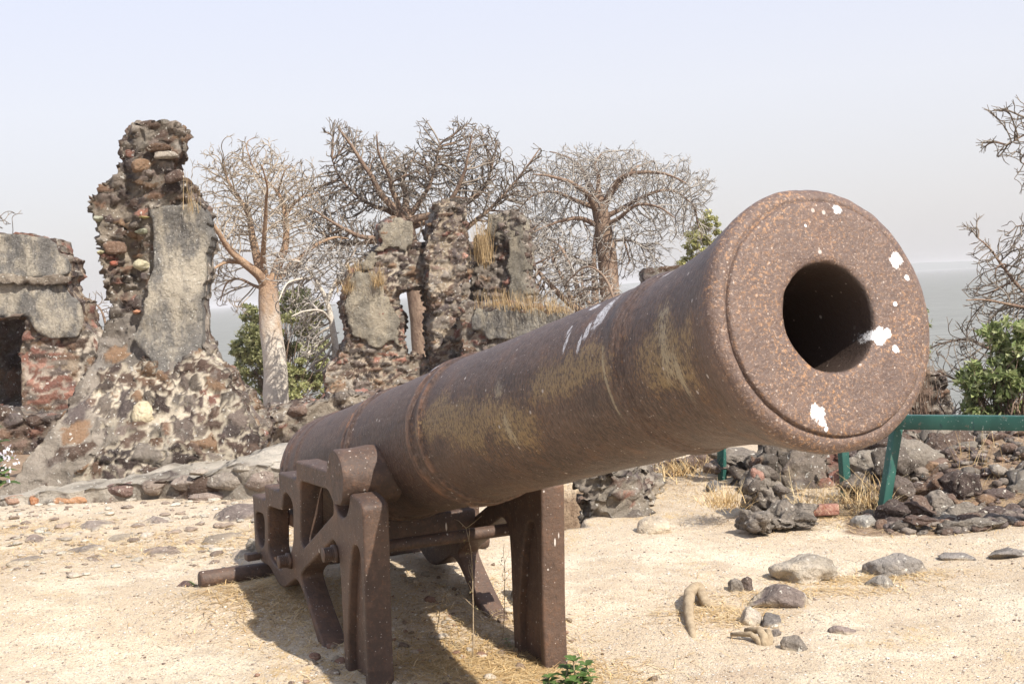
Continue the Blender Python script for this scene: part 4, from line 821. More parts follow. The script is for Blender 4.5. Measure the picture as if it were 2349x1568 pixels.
w12.slab('rock', [[(1700, 1300), (1690, 1090), (1740, 1050), (1840, 1040), (1930, 1045), (1960, 1080), (1960, 1300)]], lambda u, z: .35*sm((.2-z)/.4)+.08*fbm(np.stack([u*2, z*2, u*0], -1), 4), const(-.5), .022, MAT_MA, oc2, rough=.08, nsc=2.4, fine=.03, jag=.06, mas=[(None, dict(w=.24, h=.14, seed=42, gap=.05, soft=.35, relief=.16, pstone=.9, p2=.7, pb=.04, mortar=(.24, .195, .15), warp=.7, mrough=.7))])
# small rubble of the bank and general gravel = stuff
def scatter(name, label, n, fn, size, cols, sub=1, mat=MAT_ST, flat=.6, sizes=None):
    rg = np.random.default_rng(len(name)*7+n); tmpl = [rockshape(rg, sub, 12, .16, .45) for _ in range(24)]; P = fn(rg, n); acc = Acc()
    for k in range(len(P)):
        V, F = tmpl[k % 24]; r0 = size[0]*(size[1]/size[0])**(rg.random()**2.2); V = V*np.array([r0*rg.uniform(.8, 1.4), r0, r0*flat]); V = V@rotm((0, 0, 1), rg.uniform(0, 6)).T
        acc.add(V+P[k]+np.array([0, 0, r0*flat*.35]), F, cols[rg.integers(len(cols))]*rg.uniform(.75, 1.25))
    V, F, Cc = acc.get(); o = mk(name, V, F, mat, col=Cc); tag(o, label, None, kind='stuff'); return o
GC = np.array([(.80, .76, .68), (.68, .60, .50), (.55, .46, .37), (.38, .29, .23), (.82, .79, .72), (.72, .64, .52), (.66, .57, .46), (.24, .17, .14)])
def nearpts(rg, n):
    y = 3.2*np.exp(rg.random(n)**.8*math.log(9.5/3.2)); x = (rg.random(n)*2-1)*(y*.40+.2); return np.stack([x, y, gz(x, y)], -1)
def pitok(P): return P[P[:, 2] > -.35]
scatter('gravel', 'scattered pebbles and shell bits on the sandy ground', 11000, lambda r, n: pitok(nearpts(r, n)), (.0022, .010), GC, 1)
def leftpts(rg, n):
    x = rg.uniform(-3.6, -.6, n); y = rg.uniform(6.3, 9.0, n); return np.stack([x, y, gz(x, y)], -1)
scatter('rubble', 'small stones in the paved strip beside the ledge', 900, leftpts, (.010, .05), np.array([(.5, .43, .35), (.62, .56, .46), (.3, .23, .18), (.36, .28, .22)]), 2, flat=.4)
def bankpts(rg, n):
    y = rg.uniform(7.25, 10.6, n); x = 1.6+(y-7)*.25+rg.random(n)*2.8*(y/7); P = np.stack([x, y, gz(x, y)], -1); P = P[(x > 2.0) | (y > 8.4)]; return P
scatter('bank_rubble', 'small brown rubble and soil clods of the bank behind the railing', 5200, bankpts, (.012, .085), np.concatenate([STC*1.25, STG]), 2)
def rimpts(rg, n):
    y = rg.uniform(7.8, 10.3, n); x = .42+(y-7.75)*.19+np.abs(rg.normal(0, .10, n)); return np.stack([x, y, gz(x, y)], -1)
w10 = Wall(8.15, 1390, -.25, 22)
pw = thing('pit_wall', 'broken dark rubble wall stub with a shaded left side beside the sunken pit', 'rubble wall', (*w10.o[:2], -.8))
PW = [(1338, 1330), (1334, 1200), (1340, 1140), (1334, 1085), (1370, 1070), (1410, 1075), (1436, 1098), (1452, 1140), (1462, 1190), (1440, 1330)]
w10.slab('masonry', [PW], lambda u, z: .05-.35*sm((z+.25)/.5)*sm((u+.02)/.2)+.05*fbm(np.stack([u*3, z*3, u*0], -1), 3), const(-1.3), .016, MAT_MA, pw, rough=.05, nsc=4, fine=.02, jag=.05, mas=[(None, dict(w=.13, h=.10, seed=33, relief=.09, p2=.8, pb=.02, pstone=.8, mortar=(.36, .31, .25), warp=.6, mrough=.6))])
w9 = Wall(10.7, 1290, 0, 19)
q = [(1000, 1040), (1420, 1040), (1420, 1300), (1000, 1300)]; o9 = thing('pit_back_wall', 'smooth grey wall inside the sunken pit seen past the right carriage leg', 'wall', (*w9.o[:2], -1.1)); 
w9.slab('plaster', [[(1050, 1096), (1400, 1088), (1400, 1330), (1050, 1330)]], const(0), const(-.3), .06, plastermat('pit_render', (.20, .18, .15), (.12, .105, .09), (.27, .24, .20)), o9, rough=.03)

# ---------------------------------------------------------------- railing
rl = thing('railing', 'dark green wooden railing turning a corner behind the muzzle', 'railing', gp(2020, 1200))
b1, b2, b3 = gp(2022, 1198), gp(1942, 1153), gp(1657, 1100)
zr = at(2044, 952, b1[1])[2]
def post(bp, lean, hw=.027):
    acc = Acc(); top = bp+np.array([lean, 0, 0]); top[2] = zr-.045; m_ = (bp+top)/2; ax = (top-bp)/np.linalg.norm(top-bp); m2 = m_-ax*.12; hh = np.linalg.norm(top-bp)/2+.12
    xx = np.cross((0, 1, 0), ax); xx /= np.linalg.norm(xx); yy = np.cross(ax, xx); Rz = rotm((0, 0, 1), .35)
    box(acc, m2, (Rz@xx, Rz@yy, ax), (hw, hw, hh), .004); V, F, _ = acc.get(); mkp('post', V, F, MAT_GR, rl, smooth=False)
post(b1, .115); post(b2, -.012, .026); post(b3, .01, .024)
def railseg(p, q, hh=.040):
    acc = Acc(); d = q-p; L0 = np.linalg.norm(d); d /= L0; up = np.cross(np.cross(d, (0, 0, 1)), d); box(acc, (p+q)/2, (d, np.cross(up, d), up), (L0/2, .030, hh), .004); V, F, _ = acc.get(); mkp('rail', V, F, MAT_GR, rl, smooth=False)
T1 = at(2050, 967, b1[1]-.06); T2 = at(2349, 970, b1[1]-.45); D = T2-T1; D[2] = T2[2]-T1[2]; railseg(T1-D*.02, T1+D*2.2)
t1 = b1+np.array([.03, .06, 0]); t1[2] = zr-.04; t2 = b2.copy(); t2[2] = zr-.03; t3 = b3.copy(); t3[2] = zr-.02; railseg(t1, t2, .035); railseg(t2, t3, .035)
p4 = T1+D*2.1; p4[2] = gz(p4[0], p4[1]); post(p4, .02)

# ---------------------------------------------------------------- vegetation
def leaves(acc, C, size, rg, cols, asp=.42, up=.25):
    n = len(C); N = rg.normal(size=(n, 3)); N[:, 2] += up; N /= np.linalg.norm(N, axis=1)[:, None]
    T = np.cross(N, rg.normal(size=(n, 3))); T /= np.linalg.norm(T, axis=1)[:, None]; B = np.cross(N, T); s_ = size*rg.uniform(.6, 1.3, n)[:, None]
    V = np.stack([C-T*s_*.5, C+B*s_*asp*.5+N*s_*.06, C+T*s_*.5, C-B*s_*asp*.5+N*s_*.06], 1).reshape(-1, 3); F = np.arange(4*n).reshape(n, 4)
    cc = cols[rg.integers(len(cols), size=n)]*rg.uniform(.7, 1.3, n)[:, None]; acc.add(V, F, np.repeat(cc, 4, 0))
LG_ = np.array([(.27, .28, .12), (.34, .34, .16), (.19, .205, .09), (.42, .41, .22)])
LY = np.array([(.32, .31, .12), (.40, .38, .17), (.22, .22, .09)])
def bush(name, label, cat, blobs, n, size, cols, seed, base, mat=MAT_LF, group=None, stem=MAT_BK2, sub=6, asp=.42):
    cols = np.clip(np.array(cols)*1.25, 0, .55)
    """blobs: (centre, radii)"""
    rg = np.random.default_rng(seed); t = thing(name, label, cat, base, group); acc = Acc(); st = Acc(); tot = sum(np.prod(r)**.66 for _, r in blobs)
    for c0, r in blobs:
        r = np.array(r); m = int(n*np.prod(r)**.66/tot); k = max(3, int(sub*len(blobs)**0+rg.integers(10, 22)))
        for _ in range(k):
            d = rg.normal(size=3); d /= np.linalg.norm(d); cc = c0+d*r*rg.uniform(.45, .95); rr = r.mean()*rg.uniform(.18, .38)
            q = rg.normal(size=(m//k, 3)); q /= np.linalg.norm(q, axis=1)[:, None]; q = cc+q*rr*rg.random((m//k, 1))**.45*np.array([1.15, 1, .75])
            leaves(acc, q, size, rg, cols, asp)
            p0 = np.array(base)+rg.normal(size=3)*np.array([.1, .1, 0]); mid = (p0+cc)/2+rg.normal(size=3)*.12*r.mean(); tube(st, [p0, mid, cc], np.array([.03, .018, .006])*r.mean(), 5)
    V, F, Cc = acc.get(); mkp('foliage', V, F, mat, t, col=Cc, smooth=False); V, F, _ = st.get(); mkp('stem', V, F, stem, t); return t
YB = 32.0
def blob(px, py, Y, rx, rz, ry=None): m = Y/FP; return (at(px, py, Y), (rx*m, (ry or rx)*m, rz*m))
def gb(px, Y): p = at(px, 900, Y); p[2] = gz(p[0], p[1]); return p
bush('evergreen_tree', 'dense green leafy tree behind the pale baobab trunk', 'tree', [blob(600, 770, YB, 50, 60), blob(575, 850, YB, 45, 60), blob(690, 720, YB, 70, 70), blob(550, 800, YB, 30, 40), blob(700, 830, YB, 60, 80), blob(640, 900, YB, 80, 40), blob(660, 690, YB, 30, 30), blob(575, 720, YB, 25, 28), blob(740, 880, YB, 30, 50), blob(635, 800, YB, 60, 80)], 26000, .105, LG_, 41, gb(650, YB))
bush('evergreen_tree', 'yellow green tree top peeking over the barrel near the muzzle', 'tree', [blob(1625, 520, 38, 30, 36), blob(1600, 560, 38, 36, 40), blob(1640, 610, 38, 60, 60), blob(1590, 620, 38, 40, 40), blob(1690, 560, 38, 50, 40)], 11000, .11, LY, 42, gb(1630, 38))
bush('shrub', 'glossy green shrub at the right edge behind the railing', 'shrub', [blob(2330, 780, 10, 80, 60), blob(2285, 860, 10, 80, 70), blob(2370, 900, 10, 90, 90), blob(2255, 920, 10, 50, 40), blob(2340, 985, 10, 90, 60), blob(2215, 870, 10, 22, 26)], 5500, .075, np.array([(.17, .21, .08), (.24, .27, .11), (.11, .14, .05), (.33, .35, .18)]), 43, gb(2300, 10.0), asp=.36)
bush('shrub', 'sparse pale leaved shrub touching the right rim of the muzzle', 'shrub', [blob(2110, 740, 12.5, 24, 45), blob(2125, 800, 12.5, 16, 40), blob(2090, 800, 12.5, 30, 60)], 420, .06, np.array([(.22, .25, .12), (.30, .30, .17)]), 44, gb(2105, 12.5), asp=.36)

class Tree:
    """limbs are drawn as splines; the crown then grows from them towards points spread through its volume"""
    def __init__(s, name, label, Y, seed, bark, twig, minr=.007, cat='tree'):
        s.Y = Y; s.rg = np.random.default_rng(seed); s.T = Acc(); s.C = Acc(); s.bark = bark; s.twig = twig; s.minr = minr; s.m = Y/FP
        s.meta = (name, label, cat); s.base = None; s.nodes = []; s.att = []
    def limb(s, pts, r0, r1, dy=(0, 0), kids=1, *_, k=9, **kw):
        n = len(pts); P = np.array([at(x, y, s.Y+dy[0]+(dy[1]-dy[0])*i/(n-1)) for i, (x, y) in enumerate(pts)])
        t = np.linspace(0, n-1, (n-1)*6+1); Q = np.stack([catmull(P[:, c], t) for c in range(3)], -1)
        Q = Q+.0016*s.Y*vfbm(Q*1.1, 3)*.5; tt = np.linspace(0, 1, len(Q)); R = (r0+((r1 if k > 12 else min(r1, 1.3))-r0)*(tt if k > 12 else tt**.75))*s.m
        if k > 12: R = R*(1+.05*fbm(Q*1.3, 3))
        if s.base is None: s.base = Q[0].copy(); s.hub = Q[-1].copy()-np.array([0, 0, .3])
        tube(s.T, Q, R, k)
        if kids: q0 = Q[int(len(Q)*.22):]; s.nodes.append(q0)
    def crown(s, blobs, n, hollow=.0):
        w_ = np.array([b[2]*b[3]*(b[4] if len(b) > 4 else 1) for b in blobs], float); w_ /= w_.sum()
        for b, f in zip(blobs, w_):
            k = int(n*f)+1; d = s.rg.normal(size=(k, 3)); d /= np.linalg.norm(d, axis=1)[:, None]; d *= (hollow+(1-hollow)*s.rg.random((k, 1)))**(1/3.)
            ry = b[5] if len(b) > 5 else .8*b[2]
            px = b[0]+d[:, 0]*b[2]; py = b[1]+d[:, 2]*b[3]; yy = s.Y+d[:, 1]*ry*s.m
            s.att.append(np.array([at(a_, c_, e_) for a_, c_, e_ in zip(px, py, yy)]))
    def done(s, step=7.0, kill=7.2, reach=80, iters=70, bias=(0, 0, 0), jit=.20, fork=True, rad_=.45):
        rg = s.rg; step *= s.m; kill *= s.m; A = np.concatenate(s.att) if s.att else np.zeros((0, 3)); bias = np.array(bias)
        N = np.concatenate(s.nodes) if s.nodes else np.zeros((0, 3)); par = [-1]*len(N); nl = len(N); pos = list(N); drn = [np.zeros(3)]*nl; nch = [0]*nl
        if len(A) and nl:
            hub = s.hub if hasattr(s, 'hub') else N.mean(0)
            D = np.linalg.norm(A[:, None]-N[None], axis=2); near = D.argmin(1); nd = D.min(1); alive = nd > kill
            for it in range(iters):
                act = np.nonzero(alive & (nd < reach*s.m))[0]
                if len(act) == 0: break
                own = near[act]; v = A[act]-np.array(pos)[own]; v /= np.linalg.norm(v, axis=1)[:, None]+1e-9
                uq, inv = np.unique(own, return_inverse=True); sm_ = np.zeros((len(uq), 3)); np.add.at(sm_, inv, v)
                new = []
                for u_, sv in zip(uq, sm_):
                    if nch[u_] > 2: continue
                    d = sv/(np.linalg.norm(sv)+1e-9)+drn[u_]*.95+rg.normal(size=3)*jit+bias; o_ = pos[u_]-hub; d = d+o_/(np.linalg.norm(o_)+.5)*rad_; d /= np.linalg.norm(d)+1e-9
                    new.append((u_, pos[u_]+d*step, d)); nch[u_] += 1
                if not new: break
                b0 = len(pos)
                for (u_, q, d) in new: pos.append(q); par.append(u_); drn.append(d); nch.append(0)
                NP = np.array([q for _, q, _ in new]); D = np.linalg.norm(A[act][:, None]-NP[None], axis=2); k = D.argmin(1); dm_ = D.min(1)
                up_ = dm_ < nd[act]; near[act[up_]] = b0+k[up_]; nd[act] = np.minimum(nd[act], dm_); alive[act] &= nd[act] > kill
        pos = np.array(pos); n = len(pos); par = np.array(par); ch = [[] for _ in range(n)]
        for i_ in range(nl, n): ch[par[i_]].append(i_)
        rad = np.zeros(n)
        for i_ in range(n-1, nl-1, -1):
            rad[i_] = s.minr if not ch[i_] else sum(rad[c]**2.6 for c in ch[i_])**(1/2.6)
        rad = np.minimum(rad, 6*s.m)
        st_ = [(i_, c) for i_ in range(nl) for c in ch[i_]]; cnt = 0
        while st_:
            a0, c = st_.pop(); P = [pos[a0]]; Rr = [rad[c]]; cur = c
            while True:
                P.append(pos[cur]); Rr.append(rad[cur]); kids_ = sorted(ch[cur], key=lambda q: -rad[q])
                if not kids_: break
                for q in kids_[1:]: st_.append((cur, q))
                cur = kids_[0]
            if fork:
                d = P[-1]-P[-2]; d /= np.linalg.norm(d)+1e-9
                for sg in (0, 1):
                    v = rg.normal(size=3); v -= d*(v@d); v /= np.linalg.norm(v); e = d+v*.6+np.array([0, 0, .25])+bias; e /= np.linalg.norm(e)
                    tube(s.C, [P[-1], P[-1]+e*step*.8, P[-1]+e*step*1.7+rg.normal(size=3)*step*.12], [s.minr, s.minr*.9, s.minr*.7], 3, cap=False)
            P = np.array(P)
            if len(P) > 3: P[1:-1] = .25*P[:-2]+.5*P[1:-1]+.25*P[2:]
            tube(s.T if Rr[0] > 2.4*s.m else s.C, P, np.array(Rr), 7 if Rr[0] > 2*s.m else 4 if Rr[0] > s.m else 3, cap=False); cnt += 1
        t = thing(s.meta[0], s.meta[1], s.meta[2], s.base); V, F, _ = s.T.get(); mkp('trunk', V, F, s.bark, t)
        if s.C.n: V, F, _ = s.C.get(); mkp('crown', V, F, s.twig, t)
        print('TREE', s.meta[1][:30], n, cnt); return t
def catmull(y, t):
    n = len(y); i = np.clip(t.astype(int), 0, n-2); f = t-i; p0 = y[np.maximum(i-1, 0)]; p1 = y[i]; p2 = y[i+1]; p3 = y[np.minimum(i+2, n-1)]
    return .5*((2*p1)+(-p0+p2)*f+(2*p0-5*p1+4*p2-p3)*f*f+(-p0+3*p1-3*p2+p3)*f**3)

A = Tree('baobab_tree', 'pale baobab with thick whitish trunk and fine bare crown right of the tall fragment', 29, 1, MAT_BK, MAT_TWP, .0065)
A.limb([(636, 990), (635, 930), (629, 830), (621, 730), (616, 660), (614, 635)], 32, 20, kids=0, k=24)
A.limb([(612, 660), (596, 632), (560, 602), (525, 570), (500, 530), (478, 500), (450, 478)], 15, 6, (0, -1.5), 8, 1.3, 4)
A.limb([(608, 650), (592, 600), (578, 540), (568, 490), (545, 450), (520, 410), (512, 370)], 14, 5, (0, 1), 8, 1.2, 4)
A.limb([(612, 650), (604, 590), (606, 530), (610, 470), (612, 430), (600, 380)], 9, 4, (0, -2), 7, 1.1, 4)
A.limb([(622, 655), (640, 600), (655, 560), (654, 500), (645, 455), (622, 425), (590, 400)], 14, 5, (0, .5), 8, 1.2, 4)
A.limb([(625, 655), (655, 620), (690, 590), (725, 560), (765, 545), (800, 548)], 12, 4, (0, 1.5), 7, 1.2, 4)
A.limb([(650, 510), (665, 480), (690, 455), (730, 440)], 7, 4, (.5, 1), 5, 1.1, 4)
A.limb([(600, 640), (570, 608), (530, 600), (495, 615), (470, 640)], 9, 4, (0, -1), 6, 1.1, 3, droop=.7)
A.limb([(608, 665), (585, 655), (550, 640), (520, 650), (505, 690)], 5, 2, (0, 1), 5, 1.0, 3, droop=.9)
A.crown([(535, 310, 22, 22, 1.5), (650, 320, 22, 22, 1.5), (760, 370, 30, 20, 1.5), (445, 340, 20, 24, 1.5), (590, 390, 160, 92, 1.2), (530, 470, 95, 110), (690, 470, 110, 95), (600, 520, 130, 80, .6), (740, 430, 60, 60), (500, 380, 50, 60), (505, 640, 45, 60, .7), (530, 720, 40, 60, .6), (700, 600, 80, 50, .6), (470, 520, 40, 80)], 3500)
A.done(bias=(0, 0, .05))
B = Tree('baobab_tree', 'dark branched baobab rising behind the central ruin with trunk in its doorway', 31, 2, MAT_BK2, MAT_TWD, .0080)
B.limb([(968, 980), (972, 850), (968, 760), (960, 680), (942, 600), (928, 520), (920, 480)], 27, 22, kids=0, k=20)
B.limb([(960, 760), (980, 720), (1000, 690)], 12, 8, kids=0)
B.limb([(920, 500), (895, 470), (870, 440), (850, 400), (820, 355), (795, 320), (775, 295)], 12, 4, (0, -1), 9, 1.25, 4, up=.5)
B.limb([(925, 500), (932, 450), (925, 420), (940, 380), (960, 350)], 11, 5, (0, 1), 8, 1.2, 4, up=.5)
B.limb([(930, 510), (960, 500), (1000, 490), (1035, 460), (1060, 415), (1075, 360), (1085, 310)], 12, 4, (0, -1), 10, 1.3, 4, up=.6)
B.limb([(940, 520), (1000, 500), (1060, 470), (1110, 430), (1130, 370), (1140, 320)], 10, 4, (0, 1), 9, 1.2, 4, up=.5)
B.limb([(915, 520), (880, 540), (840, 545), (790, 525), (750, 500), (715, 475)], 10, 4, (0, -1), 8, 1.2, 4, up=.2)
B.limb([(910, 560), (860, 555), (810, 560), (770, 550), (720, 530)], 8, 3, (0, 1), 7, 1.1, 4, up=.3)
B.limb([(1040, 560), (1075, 520), (1120, 480), (1170, 430), (1210, 380), (1240, 340)], 8, 3, (0, 1), 8, 1.1, 4, up=.4)
B.limb([(900, 600), (860, 580), (820, 600), (790, 640), (760, 660)], 8, 3, (0, 1), 6, 1.0, 3, droop=.4)
B.limb([(925, 510), (960, 470), (985, 430), (1000, 380), (1010, 330)], 9, 3, (0, 0), 8, 1.1, 4, up=.5)
B.limb([(915, 500), (885, 480), (850, 470), (810, 440), (775, 400), (760, 360)], 8, 3, (0, 0), 8, 1.1, 4, up=.4)
B.limb([(925, 500), (900, 440), (890, 400), (870, 350), (865, 310)], 8, 3, (0, -1), 7, 1.1, 4, up=.5)
B.crown([(1097, 285, 14, 34, 2), (765, 295, 22, 20, 1.5), (1145, 315, 16, 28, 1.6), (975, 300, 16, 28, 1.6), (1245, 350, 20, 22, 1.6), (825, 390, 85, 100), (790, 320, 40, 40, 1.3), (905, 420, 100, 85), (1085, 360, 75, 90, 1.2), (1100, 300, 50, 40), (990, 420, 110, 80), (760, 470, 90, 75), (690, 480, 60, 60), (1175, 410, 90, 60), (850, 550, 120, 50), (760, 560, 70, 45), (1130, 470, 90, 60), (1000, 360, 60, 40), (780, 660, 60, 50, .5)], 5600)
B.done(bias=(0, 0, .10))
C_ = Tree('baobab_tree', 'wide umbrella shaped baobab with drooping whitish twigs right of the central ruin', 35, 3, MAT_BK2, MAT_TWW, .0075)
C_.limb([(1412, 760), (1402, 690), (1394, 600), (1384, 530), (1372, 470), (1362, 440)], 25, 17, kids=0, k=16)
C_.limb([(1360, 760), (1366, 680), (1362, 600), (1366, 540), (1372, 500)], 13, 9, kids=0)
C_.limb([(1372, 490), (1345, 445), (1310, 420), (1265, 405), (1220, 400)], 10, 4, (0, -2), 9, 1.25, 4, droop=.75)
C_.limb([(1370, 460), (1350, 420), (1330, 380), (1300, 360), (1260, 350)], 8, 4, (0, 2), 8, 1.2, 4, droop=.35)
C_.limb([(1372, 450), (1372, 410), (1365, 375), (1380, 350)], 8, 4, (0, 0), 8, 1.2, 4, droop=.2)
C_.limb([(1380, 490), (1400, 440), (1430, 405), (1480, 395), (1530, 400), (1575, 420)], 10, 4, (0, -1), 10, 1.3, 4, droop=.5)
C_.limb([(1380, 480), (1420, 420), (1460, 385), (1500, 370)], 8, 4, (0, 2), 8, 1.2, 4, droop=.3)
C_.limb([(1385, 520), (1420, 500), (1460, 470), (1510, 475), (1550, 500)], 7, 3, (0, -1.5), 8, 1.2, 4, droop=1.0)
C_.limb([(1370, 520), (1330, 500), (1290, 505), (1250, 520), (1210, 540)], 7, 3, (0, -1), 8, 1.2, 4, droop=1.0)
C_.limb([(1364, 610), (1330, 600), (1290, 575), (1250, 570)], 6, 3, (0, 1), 6, 1.1, 4, droop=.8)
C_.limb([(1390, 560), (1430, 550), (1470, 560), (1500, 590)], 5, 3, (0, 1), 6, 1.0, 4, droop=.9)
C_.limb([(1385, 500), (1440, 470), (1500, 440), (1550, 440), (1590, 470)], 7, 3, (0, 0), 8, 1.2, 4, droop=.7)
C_.limb([(1368, 480), (1320, 460), (1270, 440), (1220, 450), (1190, 480)], 7, 3, (0, 0), 8, 1.2, 4, droop=.7)
C_.crown([(1620, 415, 20, 12, 1.6), (1560, 360, 30, 18, 1.5), (1290, 350, 26, 18, 1.5), (1440, 345, 30, 14, 1.5), (1400, 420, 190, 70, 1.3), (1260, 440, 80, 90), (1540, 450, 90, 80, 1.2), (1380, 380, 130, 45, 1.2), (1250, 560, 75, 100), (1510, 560, 80, 90, .7), (1440, 560, 90, 90, .6), (1310, 560, 80, 90, .6), (1590, 440, 45, 50), (1210, 480, 60, 70), (1470, 640, 70, 50, .7), (1590, 540, 40, 60)], 4600)
C_.done(bias=(0, 0, -.10))
Dt = Tree('bare_tree', 'slender bare tree with drooping whitish twigs between green tree and central ruin', 27, 4, MAT_BK, MAT_TWW, .008)
Dt.limb([(772, 860), (768, 790), (755, 710), (735, 660), (712, 625), (690, 600)], 11, 5, (0, 0), 6, 1.1, 3, droop=.6)
Dt.limb([(752, 690), (775, 640), (800, 605), (830, 590)], 6, 3, (0, 1), 6, 1.0, 3, droop=.3)
Dt.limb([(715, 640), (690, 640), (660, 650), (640, 690)], 4, 2, (0, -1), 6, 1.0, 3, droop=.9)
Dt.limb([(760, 740), (740, 715), (705, 712), (670, 725)], 4, 2, (0, -1), 6, 1.1, 3, droop=.9)
Dt.crown([(690, 690, 70, 90), (745, 600, 80, 60), (660, 790, 70, 70), (810, 600, 50, 50), (640, 620, 50, 50), (720, 800, 50, 70)], 1500)
Dt.done(bias=(0, 0, -.12))
E_ = Tree('bare_tree', 'cluster of leaning bare grey stems above the wing wall', 33, 6, MAT_BK2, MAT_TWW, .009)
E_.limb([(1350, 730), (1310, 700), (1260, 650), (1215, 600), (1195, 560)], 12, 5, (0, 0), 6, 1.0, 3, droop=.5)
E_.limb([(1330, 740), (1300, 660), (1270, 600), (1262, 560)], 9, 4, (0, 1), 6, 1.0, 3, droop=.5)
E_.limb([(1340, 740), (1322, 650), (1300, 590), (1280, 560), (1240, 540)], 9, 4, (0, 2), 6, 1.0, 3, droop=.6)
E_.limb([(1380, 745), (1345, 690), (1335, 640), (1340, 600)], 8, 4, (0, 2), 6, 1.0, 3, droop=.5)
E_.limb([(1420, 720), (1390, 640), (1345, 610), (1300, 650)], 4, 2, (-2, -1), 6, .9, 3, droop=.8)
E_.crown([(1230, 620, 60, 75), (1300, 630, 80, 80), (1240, 540, 50, 40), (1350, 650, 60, 60), (1440, 660, 60, 50), (1210, 690, 40, 40)], 1500)
E_.done(bias=(0, 0, -.06))
Fz = Tree('bare_tree', 'bare tree tips showing above the plastered ruin at the far left', 22, 7, MAT_BK2, MAT_TWD, .007)
Fz.limb([(-120, 800), (-90, 640), (-40, 540), (0, 500)], 12, 4, (0, 0), 5, .9, 3, up=.3)
Fz.limb([(-60, 600), (0, 560), (30, 540)], 5, 3, (0, 0), 3, .5, 2, up=.4); Fz.crown([(10, 510, 50, 35), (-40, 500, 60, 60)], 90)
Fz.done(kill=11)
G0 = Tree('bare_tree', 'small bare tree tips in the gap between plastered ruin and tall fragment', 24, 8, MAT_BK2, MAT_TWD, .007)
G0.limb([(260, 900), (250, 800), (235, 720), (215, 695)], 6, 2, (0, 0), 3, .6, 3, up=.3); G0.crown([(212, 695, 26, 32), (235, 720, 30, 40)], 60)
G0.done(kill=9)
Rt = Tree('bare_tree', 'gnarled bare dark tree leaning in from the right edge over the shrub', 10.6, 9, MAT_BK2, MAT_TWD, .0036)
Rt.limb([(2232, 1150), (2236, 1110), (2228, 1075), (2250, 1030), (2310, 970), (2400, 880), (2450, 740), (2480, 600), (2490, 450)], 11, 9, kids=0, k=14)
Rt.limb([(2400, 780), (2350, 800), (2290, 850), (2240, 880), (2190, 870), (2150, 850)], 9, 4, (0, -.4), 8, 0.63, 4, up=.2)
Rt.limb([(2380, 800), (2330, 810), (2270, 800), (2220, 780), (2160, 790), (2135, 800)], 7, 3, (0, .4), 8, 0.63, 4, up=.2)
Rt.limb([(2440, 720), (2390, 700), (2340, 660), (2300, 610), (2270, 570), (2240, 545)], 7, 2.4, (0, 0), 7, 0.51, 3, up=.2)
Rt.limb([(2440, 720), (2380, 710), (2320, 700), (2260, 690), (2215, 690)], 6, 2.4, (0, -.5), 8, 0.60, 4, up=.1)
Rt.limb([(2470, 560), (2420, 540), (2370, 520), (2330, 520)], 6, 2.5, (0, 0), 5, 0.51, 3, up=.1)
Rt.limb([(2480, 420), (2430, 330), (2390, 300), (2350, 310), (2310, 335)], 6, 2, (0, 0), 5, 0.42, 3, up=.0)
Rt.limb([(2480, 330), (2430, 270), (2390, 275), (2350, 270)], 5, 2, (0, 0), 4, 0.39, 3, up=.1)
Rt.limb([(2480, 480), (2420, 400), (2380, 380), (2345, 375)], 5, 2, (0, 0), 4, 0.39, 3, up=-.1)
Rt.limb([(2228, 1075), (2200, 1050), (2190, 1010), (2180, 970), (2150, 920)], 5, 2, (0, -.2), 6, 0.52, 3, up=.3)
Rt.limb([(2240, 1090), (2270, 1040), (2260, 990)], 5, 2, (0, .2), 5, 0.52, 3, up=.3)
Rt.crown([(2290, 262, 30, 12, 3, 30), (2275, 328, 30, 14, 3, 30), (2235, 530, 26, 14, 3, 30), (2265, 575, 30, 20, 2, 30), (2215, 665, 30, 14, 2.5, 30), (2150, 810, 26, 26, 2, 30), (2190, 770, 40, 26, 1.5, 40), (2370, 285, 75, 50, 1.2, 60), (2380, 340, 110, 40, 1, 60), (2390, 400, 70, 40, 1, 60), (2370, 560, 90, 60, 1, 70), (2310, 610, 80, 50, 1, 70), (2290, 690, 85, 45, 1.1, 80), (2250, 780, 110, 50, 1.2, 90), (2330, 760, 90, 60, 1, 90), (2260, 860, 110, 45, 1, 90), (2200, 940, 60, 60, .7, 50), (2350, 680, 80, 60, 1, 80)], 3000)
Rt.hub = at(2500, 700, 10.6)
Rt.done(kill=14, step=11, rad_=.55, reach=90, jit=.16)

